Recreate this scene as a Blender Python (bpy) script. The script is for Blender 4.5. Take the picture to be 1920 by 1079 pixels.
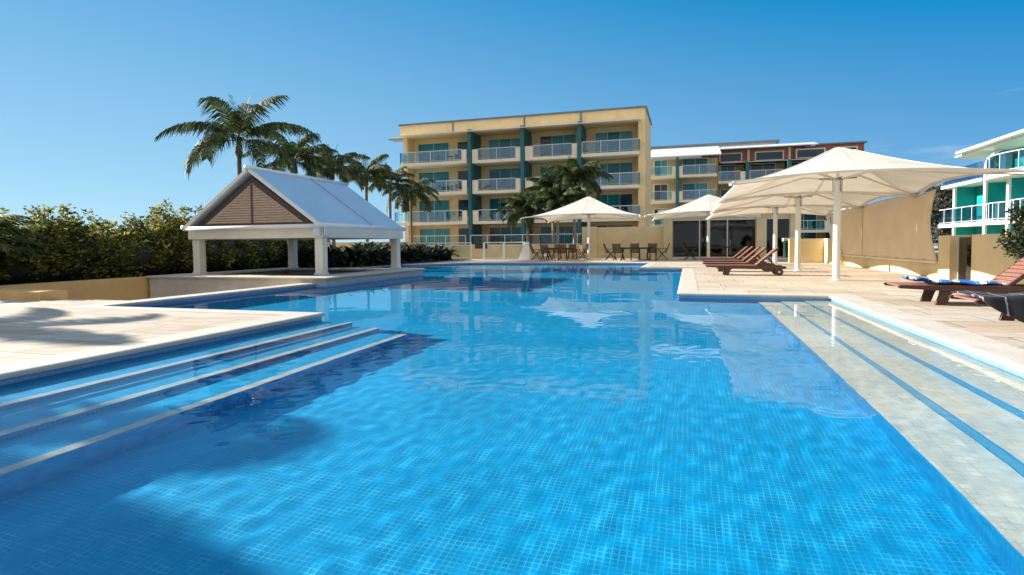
import bpy, bmesh, math, random
import numpy as np
from mathutils import Vector, Matrix
R = math.radians
random.seed(7)
for o in list(bpy.data.objects):
    bpy.data.objects.remove(o)
sc = bpy.context.scene
COL = sc.collection

# ------------------------------------------------------------------ camera, light, exposure
PITCH, ROLL, YAW, EYE = R(2.35), R(0.5), R(17.0), 0.95
cam = bpy.data.cameras.new('camera')
cam.sensor_width = 36.0
cam.lens = 36.0 * 1080 / 1920
cam.shift_y = -35.5 / 1920
cam.clip_start = 0.05
cam.clip_end = 3000
camo = bpy.data.objects.new('camera', cam)
COL.objects.link(camo)
fw = Vector((-math.sin(YAW) * math.cos(PITCH), math.cos(YAW) * math.cos(PITCH), -math.sin(PITCH)))
r0 = Vector((math.cos(YAW), math.sin(YAW), 0))
u0 = r0.cross(fw)
rt = r0 * math.cos(ROLL) - u0 * math.sin(ROLL)
up = u0 * math.cos(ROLL) + r0 * math.sin(ROLL)
camo.matrix_world = Matrix(((rt.x, up.x, -fw.x, 0), (rt.y, up.y, -fw.y, 0), (rt.z, up.z, -fw.z, EYE), (0, 0, 0, 1)))
sc.camera = camo

SUN_EL, SUN_AZ = R(23.2), R(-85.4)         # azimuth from +Y towards +X
tosun = Vector((math.sin(SUN_AZ) * math.cos(SUN_EL), math.cos(SUN_AZ) * math.cos(SUN_EL), math.sin(SUN_EL)))
sun = bpy.data.lights.new('sun', 'SUN')
sun.energy = 4.4
sun.angle = R(0.5)
sun.color = (1.0, 0.93, 0.82)
suno = bpy.data.objects.new('sun', sun)
COL.objects.link(suno)
suno.rotation_euler = tosun.to_track_quat('Z', 'Y').to_euler()
suno.location = (-40, 0, 40)
sun.cycles.is_caustics_light = True

w = bpy.data.worlds.new('World')
sc.world = w
w.use_nodes = True
nt = w.node_tree
nt.nodes.clear()
sky = nt.nodes.new('ShaderNodeTexSky')
sky.sky_type = 'NISHITA'
sky.sun_disc = False
sky.sun_elevation = SUN_EL
sky.sun_rotation = SUN_AZ
sky.air_density = 1.0
sky.altitude = 1500
sky.dust_density = 0.0
sky.ozone_density = 4.0
hs = nt.nodes.new('ShaderNodeHueSaturation')
hs.inputs['Saturation'].default_value = 1.36
hs.inputs['Value'].default_value = 0.7
bg = nt.nodes.new('ShaderNodeBackground')
bg.inputs['Strength'].default_value = 0.10
out = nt.nodes.new('ShaderNodeOutputWorld')
nt.links.new(sky.outputs[0], hs.inputs['Color'])
# clear coastal sky: the Nishita sky evened out, paler towards the sun and low down, pale sky added behind the camera as fill for camera-facing walls
def vm(op, *ins):
    n = nt.nodes.new('ShaderNodeVectorMath')
    n.operation = op
    for i, v in enumerate(ins):
        if hasattr(v, 'node'):
            nt.links.new(v, n.inputs[i])
        else:
            n.inputs[i].default_value = v
    return n.outputs['Value' if op == 'DOT_PRODUCT' else 'Vector']
def rng_(val, a, b, smooth=False):
    n = nt.nodes.new('ShaderNodeMapRange')
    n.interpolation_type = 'SMOOTHSTEP' if smooth else 'LINEAR'
    n.inputs['From Min'].default_value, n.inputs['From Max'].default_value = a, b
    nt.links.new(val, n.inputs['Value'])
    return n.outputs[0]
def vmix(f, c1, c2):
    n = nt.nodes.new('ShaderNodeMix')
    n.data_type = 'VECTOR'
    nt.links.new(f, n.inputs[0])
    for k, c in ((4, c1), (5, c2)):
        if hasattr(c, 'node'):
            nt.links.new(c, n.inputs[k])
        else:
            n.inputs[k].default_value = c
    return n.outputs[1]
K = 1 / (2.828 * 0.10)
sc_ = lambda c: tuple(v * K for v in c)
tc = nt.nodes.new('ShaderNodeTexCoord')
dirn = vm('NORMALIZE', tc.outputs['Generated'])
ta = rng_(vm('DOT_PRODUCT', dirn, (-0.997, 0.08, 0)), -0.7, 0.9)
tz = rng_(vm('DOT_PRODUCT', dirn, (0, 0, 1)), 0.0, 0.42)
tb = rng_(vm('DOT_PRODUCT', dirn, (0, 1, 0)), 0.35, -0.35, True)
lowc = vmix(ta, sc_((0.153, 0.388, 0.713)), sc_((0.465, 0.742, 0.899)))
hic = vmix(ta, sc_((-0.14, 0.13, 0.515)), sc_((0.12, 0.41, 0.728)))
front = vmix(tz, lowc, hic)
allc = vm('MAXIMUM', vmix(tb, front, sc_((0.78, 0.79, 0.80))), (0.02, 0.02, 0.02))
wn = nt.nodes.new('ShaderNodeTexNoise')
wn.inputs['Scale'].default_value = 5.0
wn.inputs['Detail'].default_value = 7
wn.inputs['Roughness'].default_value = 0.62
nt.links.new(vm('MULTIPLY', dirn, (1.0, 1.0, 5.0)), wn.inputs['Vector'])
wf = rng_(wn.outputs['Fac'], 0.54, 0.82, True)
wz = rng_(vm('DOT_PRODUCT', dirn, (0, 0, 1)), 0.27, 0.14, True)
wx = rng_(vm('DOT_PRODUCT', dirn, (1, 0, 0)), 0.15, 0.42, True)
wm = nt.nodes.new('ShaderNodeMath'); wm.operation = 'MULTIPLY'
nt.links.new(wf, wm.inputs[0]); nt.links.new(wz, wm.inputs[1])
wm2 = nt.nodes.new('ShaderNodeMath'); wm2.operation = 'MULTIPLY'
nt.links.new(wm.outputs[0], wm2.inputs[0]); nt.links.new(wx, wm2.inputs[1])
allc = vmix(wm2.outputs[0], allc, sc_((0.62, 0.72, 0.84)))      # thin cloud wisps low on the right
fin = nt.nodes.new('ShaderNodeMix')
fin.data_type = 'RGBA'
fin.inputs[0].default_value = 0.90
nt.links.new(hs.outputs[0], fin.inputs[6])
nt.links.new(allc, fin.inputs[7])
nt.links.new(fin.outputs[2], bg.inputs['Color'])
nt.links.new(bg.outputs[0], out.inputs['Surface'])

sc.view_settings.view_transform = 'Standard'
sc.view_settings.look = 'None'
sc.view_settings.exposure = 1.5
sc.view_settings.gamma = 1.0
sc.view_settings.use_curve_mapping = False
sc.cycles.use_denoising = True
sc.cycles.max_bounces = 10
sc.cycles.transparent_max_bounces = 24
sc.cycles.caustics_refractive = True
sc.cycles.caustics_reflective = False
sc.cycles.sample_clamp_indirect = 6.0

# ------------------------------------------------------------------ materials
def node(nt, t, **kw):
    n = nt.nodes.new(t)
    for k, v in kw.items():
        setattr(n, k, v)
    return n

MATS = {}
def mat(name, col, rough=0.6, var=0.12, scale=3.0, bump=0.0, bscale=60.0, spec=0.5, metal=0.0, col2=None, stretch=None):
    """plain surface with broken-up colour, roughness and a little relief"""
    if name in MATS:
        return MATS[name]
    m = bpy.data.materials.new(name)
    m.use_nodes = True
    nt = m.node_tree
    b = nt.nodes['Principled BSDF']
    b.inputs['Metallic'].default_value = metal
    b.inputs['Specular IOR Level'].default_value = spec
    g = node(nt, 'ShaderNodeNewGeometry')
    mp = node(nt, 'ShaderNodeMapping')
    if stretch:
        mp.inputs['Scale'].default_value = stretch
    nt.links.new(g.outputs['Position'], mp.inputs['Vector'])
    n = node(nt, 'ShaderNodeTexNoise')
    n.inputs['Scale'].default_value = scale
    n.inputs['Detail'].default_value = 6
    n.inputs['Roughness'].default_value = 0.65
    nt.links.new(mp.outputs[0], n.inputs['Vector'])
    r = node(nt, 'ShaderNodeValToRGB')
    c2 = col2 or tuple(max(0, c * (1 - var * 2)) for c in col)
    hi = tuple(min(1, c * (1 + var)) for c in col)
    r.color_ramp.elements[0].position = 0.3
    r.color_ramp.elements[0].color = (*c2, 1)
    r.color_ramp.elements[1].position = 0.68
    r.color_ramp.elements[1].color = (*hi, 1)
    nt.links.new(n.outputs['Fac'], r.inputs['Fac'])
    nt.links.new(r.outputs['Color'], b.inputs['Base Color'])
    mr = node(nt, 'ShaderNodeMapRange')
    mr.inputs['To Min'].default_value = max(0.02, rough - 0.1)
    mr.inputs['To Max'].default_value = min(1, rough + 0.1)
    nt.links.new(n.outputs['Fac'], mr.inputs['Value'])
    nt.links.new(mr.outputs[0], b.inputs['Roughness'])
    if bump:
        n2 = node(nt, 'ShaderNodeTexNoise')
        n2.inputs['Scale'].default_value = bscale
        n2.inputs['Detail'].default_value = 4
        nt.links.new(mp.outputs[0], n2.inputs['Vector'])
        bp = node(nt, 'ShaderNodeBump')
        bp.inputs['Strength'].default_value = bump
        bp.inputs['Distance'].default_value = 0.02
        nt.links.new(n2.outputs['Fac'], bp.inputs['Height'])
        nt.links.new(bp.outputs[0], b.inputs['Normal'])
    MATS[name] = m
    return m

def leafmat(name, c1, c2, c3, trans=0.35, scale=1.3, spec=0.2):
    m = bpy.data.materials.new(name)
    m.use_nodes = True
    nt = m.node_tree
    b = nt.nodes['Principled BSDF']
    b.inputs['Roughness'].default_value = 0.58
    b.inputs['Specular IOR Level'].default_value = spec
    g = node(nt, 'ShaderNodeNewGeometry')
    n = node(nt, 'ShaderNodeTexNoise')
    n.inputs['Scale'].default_value = scale
    n.inputs['Detail'].default_value = 5
    nt.links.new(g.outputs['Position'], n.inputs['Vector'])
    add = node(nt, 'ShaderNodeMath', operation='ADD')
    nt.links.new(n.outputs['Fac'], add.inputs[0])
    mu = node(nt, 'ShaderNodeMath', operation='MULTIPLY_ADD')
    mu.inputs[1].default_value = 0.5
    mu.inputs[2].default_value = -0.25
    nt.links.new(g.outputs['Random Per Island'], mu.inputs[0])
    nt.links.new(mu.outputs[0], add.inputs[1])
    r = node(nt, 'ShaderNodeValToRGB')
    r.color_ramp.elements[0].position = 0.25
    r.color_ramp.elements[0].color = (*c1, 1)
    r.color_ramp.elements[1].position = 0.8
    r.color_ramp.elements[1].color = (*c3, 1)
    e = r.color_ramp.elements.new(0.52)
    e.color = (*c2, 1)
    nt.links.new(add.outputs[0], r.inputs['Fac'])
    nt.links.new(r.outputs['Color'], b.inputs['Base Color'])
    tr = node(nt, 'ShaderNodeBsdfTranslucent')
    nt.links.new(r.outputs['Color'], tr.inputs['Color'])
    mx = node(nt, 'ShaderNodeMixShader')
    mx.inputs[0].default_value = trans
    nt.links.new(b.outputs[0], mx.inputs[1])
    nt.links.new(tr.outputs[0], mx.inputs[2])
    nt.links.new(mx.outputs[0], nt.nodes['Material Output'].inputs['Surface'])
    return m

def tilemat(name, size, gap, c1, c2, grout, wall=False, rough=0.35, axis='x'):
    m = bpy.data.materials.new(name)
    m.use_nodes = True
    nt = m.node_tree
    b = nt.nodes['Principled BSDF']
    b.inputs['Roughness'].default_value = rough
    g = node(nt, 'ShaderNodeNewGeometry')
    vec = g.outputs['Position']
    if wall:
        sx = node(nt, 'ShaderNodeSeparateXYZ')
        nt.links.new(vec, sx.inputs[0])
        ad = node(nt, 'ShaderNodeMath', operation='ADD')
        nt.links.new(sx.outputs[0], ad.inputs[0])
        nt.links.new(sx.outputs[1], ad.inputs[1])
        cx = node(nt, 'ShaderNodeCombineXYZ')
        nt.links.new(ad.outputs[0], cx.inputs[0])
        nt.links.new(sx.outputs[2], cx.inputs[1])
        vec = cx.outputs[0]
    br = node(nt, 'ShaderNodeTexBrick', offset=0.0)
    br.inputs['Scale'].default_value = 1.0
    br.inputs['Brick Width'].default_value = size
    br.inputs['Row Height'].default_value = size
    br.inputs['Mortar Size'].default_value = gap
    br.inputs['Mortar Smooth'].default_value = 0.2
    br.inputs['Color1'].default_value = (*c1, 1)
    br.inputs['Color2'].default_value = (*c2, 1)
    br.inputs['Mortar'].default_value = (*grout, 1)
    nt.links.new(vec, br.inputs['Vector'])
    n = node(nt, 'ShaderNodeTexNoise')
    n.inputs['Scale'].default_value = 0.7
    n.inputs['Detail'].default_value = 5
    nt.links.new(g.outputs['Position'], n.inputs['Vector'])
    mr = node(nt, 'ShaderNodeMapRange')
    mr.inputs['From Min'].default_value = 0.3
    mr.inputs['From Max'].default_value = 0.7
    mr.inputs['To Min'].default_value = 0.86
    mr.inputs['To Max'].default_value = 1.1
    nt.links.new(n.outputs['Fac'], mr.inputs['Value'])
    mm = node(nt, 'ShaderNodeMix', data_type='RGBA', blend_type='MULTIPLY')
    mm.inputs[0].default_value = 1.0
    n2 = node(nt, 'ShaderNodeTexNoise')                 # grout worn and stained in patches
    n2.inputs['Scale'].default_value = 9.0
    n2.inputs['Detail'].default_value = 3
    nt.links.new(g.outputs['Position'], n2.inputs['Vector'])
    gr = node(nt, 'ShaderNodeMapRange')
    gr.inputs['From Min'].default_value = 0.40
    gr.inputs['From Max'].default_value = 0.66
    nt.links.new(n2.outputs['Fac'], gr.inputs['Value'])
    gm = node(nt, 'ShaderNodeMix', data_type='RGBA')
    nt.links.new(gr.outputs[0], gm.inputs[0])
    gm.inputs[6].default_value = tuple(0.8 * q + 0.2 * k for q, k in zip(c1, grout)) + (1,)
    gm.inputs[7].default_value = (*grout, 1)
    nt.links.new(gm.outputs[2], br.inputs['Mortar'])
    nt.links.new(br.outputs['Color'], mm.inputs[6])
    nt.links.new(mr.outputs[0], mm.inputs[7])
    nt.links.new(mm.outputs[2], b.inputs['Base Color'])
    return m

def pavemat(name):
    """large pale limestone pavers with thin joints and ochre veins"""
    m = bpy.data.materials.new(name)
    m.use_nodes = True
    nt = m.node_tree
    b = nt.nodes['Principled BSDF']
    g = node(nt, 'ShaderNodeNewGeometry')
    # bend the joints a little so no line is perfectly straight
    nd = node(nt, 'ShaderNodeTexNoise')
    nd.inputs['Scale'].default_value = 1.6
    nt.links.new(g.outputs['Position'], nd.inputs['Vector'])
    ms = node(nt, 'ShaderNodeVectorMath', operation='MULTIPLY_ADD')
    ms.inputs[1].default_value = (0.025, 0.025, 0)
    nt.links.new(nd.outputs['Color'], ms.inputs[0])
    nt.links.new(g.outputs['Position'], ms.inputs[2])
    br = node(nt, 'ShaderNodeTexBrick', offset=0.37, offset_frequency=2, squash=0.7, squash_frequency=3)
    br.inputs['Scale'].default_value = 1.0
    br.inputs['Brick Width'].default_value = 1.15
    br.inputs['Row Height'].default_value = 0.62
    br.inputs['Mortar Size'].default_value = 0.009
    br.inputs['Mortar Smooth'].default_value = 0.3
    br.inputs['Bias'].default_value = 0.0
    br.inputs['Color1'].default_value = (0.54, 0.485, 0.41, 1)
    br.inputs['Color2'].default_value = (0.445, 0.375, 0.295, 1)
    br.inputs['Mortar'].default_value = (0.17, 0.14, 0.105, 1)
    nt.links.new(ms.outputs[0], br.inputs['Vector'])
    mp = node(nt, 'ShaderNodeMapping')
    mp.inputs['Scale'].default_value = (0.45, 1.6, 1)
    mp.inputs['Rotation'].default_value = (0, 0, 0.35)
    nt.links.new(g.outputs['Position'], mp.inputs['Vector'])
    n = node(nt, 'ShaderNodeTexNoise')
    n.inputs['Scale'].default_value = 2.2
    n.inputs['Detail'].default_value = 8
    n.inputs['Roughness'].default_value = 0.62
    n.inputs['Distortion'].default_value = 0.8
    nt.links.new(mp.outputs[0], n.inputs['Vector'])
    r = node(nt, 'ShaderNodeValToRGB')
    r.color_ramp.elements[0].position = 0.30
    r.color_ramp.elements[0].color = (0.80, 0.66, 0.46, 1)
    r.color_ramp.elements[1].position = 0.55
    r.color_ramp.elements[1].color = (1, 1, 1, 1)
    nt.links.new(n.outputs['Fac'], r.inputs['Fac'])
    mm = node(nt, 'ShaderNodeMix', data_type='RGBA', blend_type='MULTIPLY')
    mm.inputs[0].default_value = 0.9
    nt.links.new(br.outputs['Color'], mm.inputs[6])
    nt.links.new(r.outputs['Color'], mm.inputs[7])
    nt.links.new(mm.outputs[2], b.inputs['Base Color'])
    b.inputs['Roughness'].default_value = 0.7
    b.inputs['Specular IOR Level'].default_value = 0.3
    n2 = node(nt, 'ShaderNodeTexNoise')
    n2.inputs['Scale'].default_value = 14
    n2.inputs['Detail'].default_value = 6
    nt.links.new(g.outputs['Position'], n2.inputs['Vector'])
    ad = node(nt, 'ShaderNodeMath', operation='MULTIPLY_ADD')
    ad.inputs[1].default_value = -0.5
    nt.links.new(br.outputs['Fac'], ad.inputs[0])
    nt.links.new(n2.outputs['Fac'], ad.inputs[2])
    bp = node(nt, 'ShaderNodeBump')
    bp.inputs['Strength'].default_value = 0.25
    bp.inputs['Distance'].default_value = 0.01
    nt.links.new(ad.outputs[0], bp.inputs['Height'])
    nt.links.new(bp.outputs[0], b.inputs['Normal'])
    return m

def glassmat(name, tint, mixv=0.25, film=1.0):
    """thin clear sheet: mostly see-through, with a mirror film"""
    m = bpy.data.materials.new(name)
    m.use_nodes = True
    nt = m.node_tree
    nt.nodes.remove(nt.nodes['Principled BSDF'])
    t = node(nt, 'ShaderNodeBsdfTransparent')
    t.inputs['Color'].default_value = (*tint, 1)
    gl = node(nt, 'ShaderNodeBsdfGlossy')
    gl.inputs['Roughness'].default_value = 0.03
    gl.inputs['Color'].default_value = (0.9, 0.95, 1, 1)
    f = node(nt, 'ShaderNodeFresnel')
    f.inputs['IOR'].default_value = 1.5
    ad = node(nt, 'ShaderNodeMath', operation='MULTIPLY_ADD')
    ad.inputs[1].default_value = film
    ad.inputs[2].default_value = mixv
    nt.links.new(f.outputs[0], ad.inputs[0])
    mx = node(nt, 'ShaderNodeMixShader')
    nt.links.new(ad.outputs[0], mx.inputs[0])
    nt.links.new(t.outputs[0], mx.inputs[1])
    nt.links.new(gl.outputs[0], mx.inputs[2])
    nt.links.new(mx.outputs[0], nt.nodes['Material Output'].inputs['Surface'])
    return m

def membrane(name, col, trans=0.4):
    m = bpy.data.materials.new(name)
    m.use_nodes = True
    nt = m.node_tree
    b = nt.nodes['Principled BSDF']
    b.inputs['Roughness'].default_value = 0.6
    g = node(nt, 'ShaderNodeNewGeometry')
    n = node(nt, 'ShaderNodeTexNoise')
    n.inputs['Scale'].default_value = 1.2
    n.inputs['Detail'].default_value = 6
    nt.links.new(g.outputs['Position'], n.inputs['Vector'])
    r = node(nt, 'ShaderNodeValToRGB')
    r.color_ramp.elements[0].position = 0.3
    r.color_ramp.elements[0].color = tuple(c * 0.9 for c in col) + (1,)
    r.color_ramp.elements[1].position = 0.65
    r.color_ramp.elements[1].color = (*col, 1)
    nt.links.new(n.outputs['Fac'], r.inputs['Fac'])
    nt.links.new(r.outputs[0], b.inputs['Base Color'])
    tr = node(nt, 'ShaderNodeBsdfTranslucent')
    nt.links.new(r.outputs[0], tr.inputs['Color'])
    mx = node(nt, 'ShaderNodeMixShader')
    mx.inputs[0].default_value = trans
    nt.links.new(b.outputs[0], mx.inputs[1])
    nt.links.new(tr.outputs[0], mx.inputs[2])
    nt.links.new(mx.outputs[0], nt.nodes['Material Output'].inputs['Surface'])
    return m

def watermat():
    m = bpy.data.materials.new('pool_water')
    m.use_nodes = True
    nt = m.node_tree
    nt.nodes.remove(nt.nodes['Principled BSDF'])
    rf = node(nt, 'ShaderNodeBsdfRefraction')
    rf.inputs['IOR'].default_value = 1.333
    rf.inputs['Roughness'].default_value = 0.0
    rf.inputs['Color'].default_value = (0.97, 0.995, 1.0, 1)
    gl = node(nt, 'ShaderNodeBsdfGlossy')
    gl.inputs['Roughness'].default_value = 0.0
    fr = node(nt, 'ShaderNodeFresnel')
    fr.inputs['IOR'].default_value = 1.333
    mu = node(nt, 'ShaderNodeMath', operation='MULTIPLY')      # shot through a polarising filter: weaker mirror
    mu.inputs[1].default_value = 0.68
    nt.links.new(fr.outputs[0], mu.inputs[0])
    mx = node(nt, 'ShaderNodeMixShader')
    nt.links.new(mu.outputs[0], mx.inputs[0])
    nt.links.new(rf.outputs[0], mx.inputs[1])
    nt.links.new(gl.outputs[0], mx.inputs[2])
    nt.links.new(mx.outputs[0], nt.nodes['Material Output'].inputs['Surface'])
    return m

WALLY = mat('yellow_render', (0.88, 0.65, 0.36), 0.75, 0.06, 0.8, 0.15, 40, spec=0.25)
WALLO = mat('ochre_render', (0.66, 0.42, 0.17), 0.75, 0.07, 0.9, 0.15, 40, spec=0.25)
WALLT = mat('tan_render', (0.70, 0.57, 0.34), 0.75, 0.07, 0.9, 0.15, 40, spec=0.25)
WHITE = mat('white_paint', (0.80, 0.79, 0.76), 0.5, 0.04, 1.5)
CREAM = mat('cream_paint', (0.76, 0.70, 0.58), 0.55, 0.05, 1.5)
STEEL = mat('pale_steel', (0.62, 0.65, 0.68), 0.35, 0.04, 4)
TEALF = mat('dark_teal_paint', (0.015, 0.13, 0.16), 0.5, 0.12, 1.2)
TEAL = mat('bright_teal_paint', (0.005, 0.30, 0.29), 0.5, 0.08, 0.8)
BRICK = mat('red_brown_cladding', (0.36, 0.115, 0.07), 0.75, 0.12, 2.0)
DARKROOF = mat('dark_roof_metal', (0.16, 0.19, 0.22), 0.5, 0.1, 2.0)
GREYROOF = mat('grey_roof_metal', (0.42, 0.42, 0.42), 0.5, 0.06, 1.0)
PANE = mat('window_glass', (0.018, 0.21, 0.29), 0.06, 0.2, 0.5, spec=0.25)
PANED = mat('dark_window_glass', (0.012, 0.055, 0.08), 0.06, 0.2, 0.5, spec=0.45)
CURT = mat('curtained_glass', (0.08, 0.33, 0.41), 0.1, 0.2, 3, spec=0.25, stretch=(4, 4, 0.2))
TEAK = mat('dark_teak', (0.085, 0.032, 0.02), 0.45, 0.25, 9, stretch=(1, 5, 5))
TEAK2 = mat('reddish_teak', (0.25, 0.11, 0.08), 0.5, 0.2, 9, stretch=(1, 5, 5))
CHARW = mat('dark_stained_wood', (0.05, 0.03, 0.026), 0.5, 0.25, 9)
BLACK = mat('black_rubber', (0.02, 0.02, 0.02), 0.6, 0.2, 9)
LOUV = mat('brown_timber_louvre', (0.52, 0.38, 0.285), 0.6, 0.12, 5, stretch=(1, 1, 8))
LOUVD = mat('dark_brown_timber', (0.085, 0.05, 0.035), 0.55, 0.15, 5)
ROOFB = mat('white_roof_sheet', (0.66, 0.68, 0.70), 0.5, 0.05, 0.9)
CLOTH = mat('tan_shade_cloth', (0.76, 0.62, 0.42), 0.8, 0.05, 1.0, 0.2, 90)
GREEN = mat('dark_green_plastic', (0.012, 0.035, 0.02), 0.45, 0.1, 5)
CONC = mat('grey_concrete', (0.42, 0.39, 0.34), 0.8, 0.12, 1.6, 0.2, 30)
STONE = mat('stone_cladding', (0.52, 0.47, 0.39), 0.75, 0.1, 2.0, 0.3, 18)
BARK = mat('palm_bark', (0.16, 0.135, 0.105), 0.85, 0.25, 6, 0.5, 20, stretch=(1, 1, 4))
BARKL = mat('pale_palm_bark', (0.34, 0.29, 0.23), 0.85, 0.2, 6, 0.5, 20, stretch=(1, 1, 4))
SHAFT = mat('green_crownshaft', (0.09, 0.085, 0.045), 0.5, 0.2, 4)
SOIL = mat('garden_soil', (0.07, 0.05, 0.035), 0.9, 0.2, 4)
LAWN = mat('dry_lawn', (0.16, 0.17, 0.07), 0.9, 0.2, 0.3)
CANV = membrane('white_canvas', (0.90, 0.86, 0.78), 0.42)
GLASS = glassmat('clear_balustrade_glass', (0.70, 0.88, 0.97), 0.05, 0.5)
GLASSF = glassmat('clear_fence_glass', (0.93, 0.97, 0.97), 0.0, 0.4)
GLASSD = glassmat('smoked_gate_glass', (0.25, 0.25, 0.26), 0.06)
TILEF = tilemat('blue_mosaic_floor', 0.032, 0.0024, (0.0, 0.36, 0.74), (0.0, 0.40, 0.78), (0.10, 0.63, 0.92))
TILES = tilemat('blue_mosaic_riser', 0.032, 0.0024, (0.01, 0.30, 0.64), (0.015, 0.34, 0.68), (0.05, 0.48, 0.78), wall=True)
TILEW = tilemat('blue_mosaic_wall', 0.06, 0.004, (0.13, 0.33, 0.58), (0.18, 0.37, 0.60), (0.28, 0.48, 0.66), wall=True)
STEPP = tilemat('pale_pebble_tread', 0.055, 0.004, (0.78, 0.80, 0.70), (0.64, 0.68, 0.60), (0.50, 0.56, 0.52))
NOSE = mat('pale_step_nosing', (0.58, 0.63, 0.60), 0.6, 0.1, 8)
PAVE = pavemat('limestone_paving')
COPE = mat('limestone_coping', (0.54, 0.49, 0.42), 0.65, 0.07, 2.2, 0.15, 30, spec=0.3)
WATER = watermat()
LG = None
L_PALM = leafmat('palm_leaf', (0.020, 0.034, 0.012), (0.052, 0.078, 0.026), (0.16, 0.19, 0.065), 0.2)
L_HEDGE = leafmat('hedge_leaf', (0.035, 0.045, 0.012), (0.15, 0.16, 0.03), (0.40, 0.37, 0.08), 0.45)
L_DARK = leafmat('dark_shrub_leaf', (0.012, 0.02, 0.01), (0.03, 0.045, 0.02), (0.07, 0.09, 0.05), 0.2)
L_PINE = leafmat('grey_green_needle', (0.05, 0.06, 0.05), (0.10, 0.11, 0.085), (0.26, 0.26, 0.21), 0.3)
L_CORD = leafmat('cordyline_leaf', (0.04, 0.06, 0.02), (0.12, 0.14, 0.04), (0.30, 0.28, 0.10), 0.4)

# ------------------------------------------------------------------ mesh helpers
OFF = {}
class MB:
    def __init__(self):
        self.v, self.f = [], []
    def add(self, vs, fs):
        k = len(self.v)
        self.v += [tuple(p) for p in vs]
        self.f += [tuple(i + k for i in q) for q in fs]
        return self
    def bx(self, x0, x1, y0, y1, z0, z1):
        return self.add([(x0, y0, z0), (x1, y0, z0), (x1, y1, z0), (x0, y1, z0), (x0, y0, z1), (x1, y0, z1), (x1, y1, z1), (x0, y1, z1)],
                        [(0, 3, 2, 1), (4, 5, 6, 7), (0, 1, 5, 4), (1, 2, 6, 5), (2, 3, 7, 6), (3, 0, 4, 7)])
    def bar(self, a, b, wd, ht, upv=(0, 0, 1)):
        """rectangular bar from a to b, wd wide, ht deep along upv"""
        a, b = Vector(a), Vector(b)
        d = (b - a).normalized()
        s = d.cross(Vector(upv))
        if s.length < 1e-5:
            s = d.cross(Vector((1, 0, 0)))
        s.normalize()
        t = s.cross(d)
        s, t = s * wd / 2, t * ht / 2
        vs = [a - s - t, a + s - t, a + s + t, a - s + t, b - s - t, b + s - t, b + s + t, b - s + t]
        return self.add(vs, [(0, 1, 2, 3), (7, 6, 5, 4), (0, 4, 5, 1), (1, 5, 6, 2), (2, 6, 7, 3), (3, 7, 4, 0)])
    def tube(self, pts, rad, n=8, cap=True):
        pts = [Vector(p) for p in pts]
        if not hasattr(rad, '__len__'):
            rad = [rad] * len(pts)
        k = len(self.v)
        prev = None
        for i, p in enumerate(pts):
            d = (pts[min(i + 1, len(pts) - 1)] - pts[max(i - 1, 0)]).normalized()
            if prev is None:
                s = d.cross(Vector((0, 0, 1)))
                if s.length < 1e-3:
                    s = d.cross(Vector((1, 0, 0)))
            else:
                s = prev - d * prev.dot(d)
            s.normalize()
            prev = s
            t = d.cross(s)
            for j in range(n):
                a = 2 * math.pi * j / n
                self.v.append(tuple(p + (s * math.cos(a) + t * math.sin(a)) * rad[i]))
        for i in range(len(pts) - 1):
            for j in range(n):
                a, b = k + i * n + j, k + i * n + (j + 1) % n
                self.f.append((a, b, b + n, a + n))
        if cap:
            self.f.append(tuple(k + j for j in reversed(range(n))))
            self.f.append(tuple(k + (len(pts) - 1) * n + j for j in range(n)))
        return self
    def prism(self, poly, z0, z1):
        n = len(poly)
        vs = [(x, y, z0) for x, y in poly] + [(x, y, z1) for x, y in poly]
        fs = [tuple(reversed(range(n))), tuple(range(n, 2 * n))] + [(i, (i + 1) % n, n + (i + 1) % n, n + i) for i in range(n)]
        return self.add(vs, fs)
    def extr(self, poly, axis, a, b):
        """polygon in the plane across `axis` pushed from a to b"""
        def p(u, v, w):
            return (w, u, v) if axis == 'x' else ((u, w, v) if axis == 'y' else (u, v, w))
        n = len(poly)
        vs = [p(u, v, a) for u, v in poly] + [p(u, v, b) for u, v in poly]
        fs = [tuple(reversed(range(n))), tuple(range(n, 2 * n))] + [(i, (i + 1) % n, n + (i + 1) % n, n + i) for i in range(n)]
        return self.add(vs, fs)
    def lathe(self, prof, c=(0, 0, 0), n=20):
        k = len(self.v)
        for r, z in prof:
            for j in range(n):
                a = 2 * math.pi * j / n
                self.v.append((c[0] + r * math.cos(a), c[1] + r * math.sin(a), c[2] + z))
        for i in range(len(prof) - 1):
            for j in range(n):
                a, b = k + i * n + j, k + i * n + (j + 1) % n
                self.f.append((a, b, b + n, a + n))
        self.f.append(tuple(k + j for j in reversed(range(n))))
        self.f.append(tuple(k + (len(prof) - 1) * n + j for j in range(n)))
        return self
    def build(self, name, m, parent=None, smooth=False, bevel=0.0, solid=0.0, recalc=True):
        off = OFF.get(parent.name, Vector((0, 0, 0))) if parent else Vector((0, 0, 0))
        me = bpy.data.meshes.new(name)
        me.from_pydata([tuple(Vector(p) - off) for p in self.v], [], self.f)
        if recalc:
            bm = bmesh.new()
            bm.from_mesh(me)
            bmesh.ops.recalc_face_normals(bm, faces=bm.faces)
            bm.to_mesh(me)
            bm.free()
        me.materials.append(m)
        if smooth:
            me.polygons.foreach_set('use_smooth', [True] * len(me.polygons))
        o = bpy.data.objects.new(name, me)
        COL.objects.link(o)
        if parent:
            o.parent = parent
            OFF[o.name] = off
        if solid:
            s = o.modifiers.new('thickness', 'SOLIDIFY')
            s.thickness = solid
            s.offset = 0
        if bevel:
            b = o.modifiers.new('bevel', 'BEVEL')
            b.width = bevel
            b.segments = 2
            b.limit_method = 'ANGLE'
        return o

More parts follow.
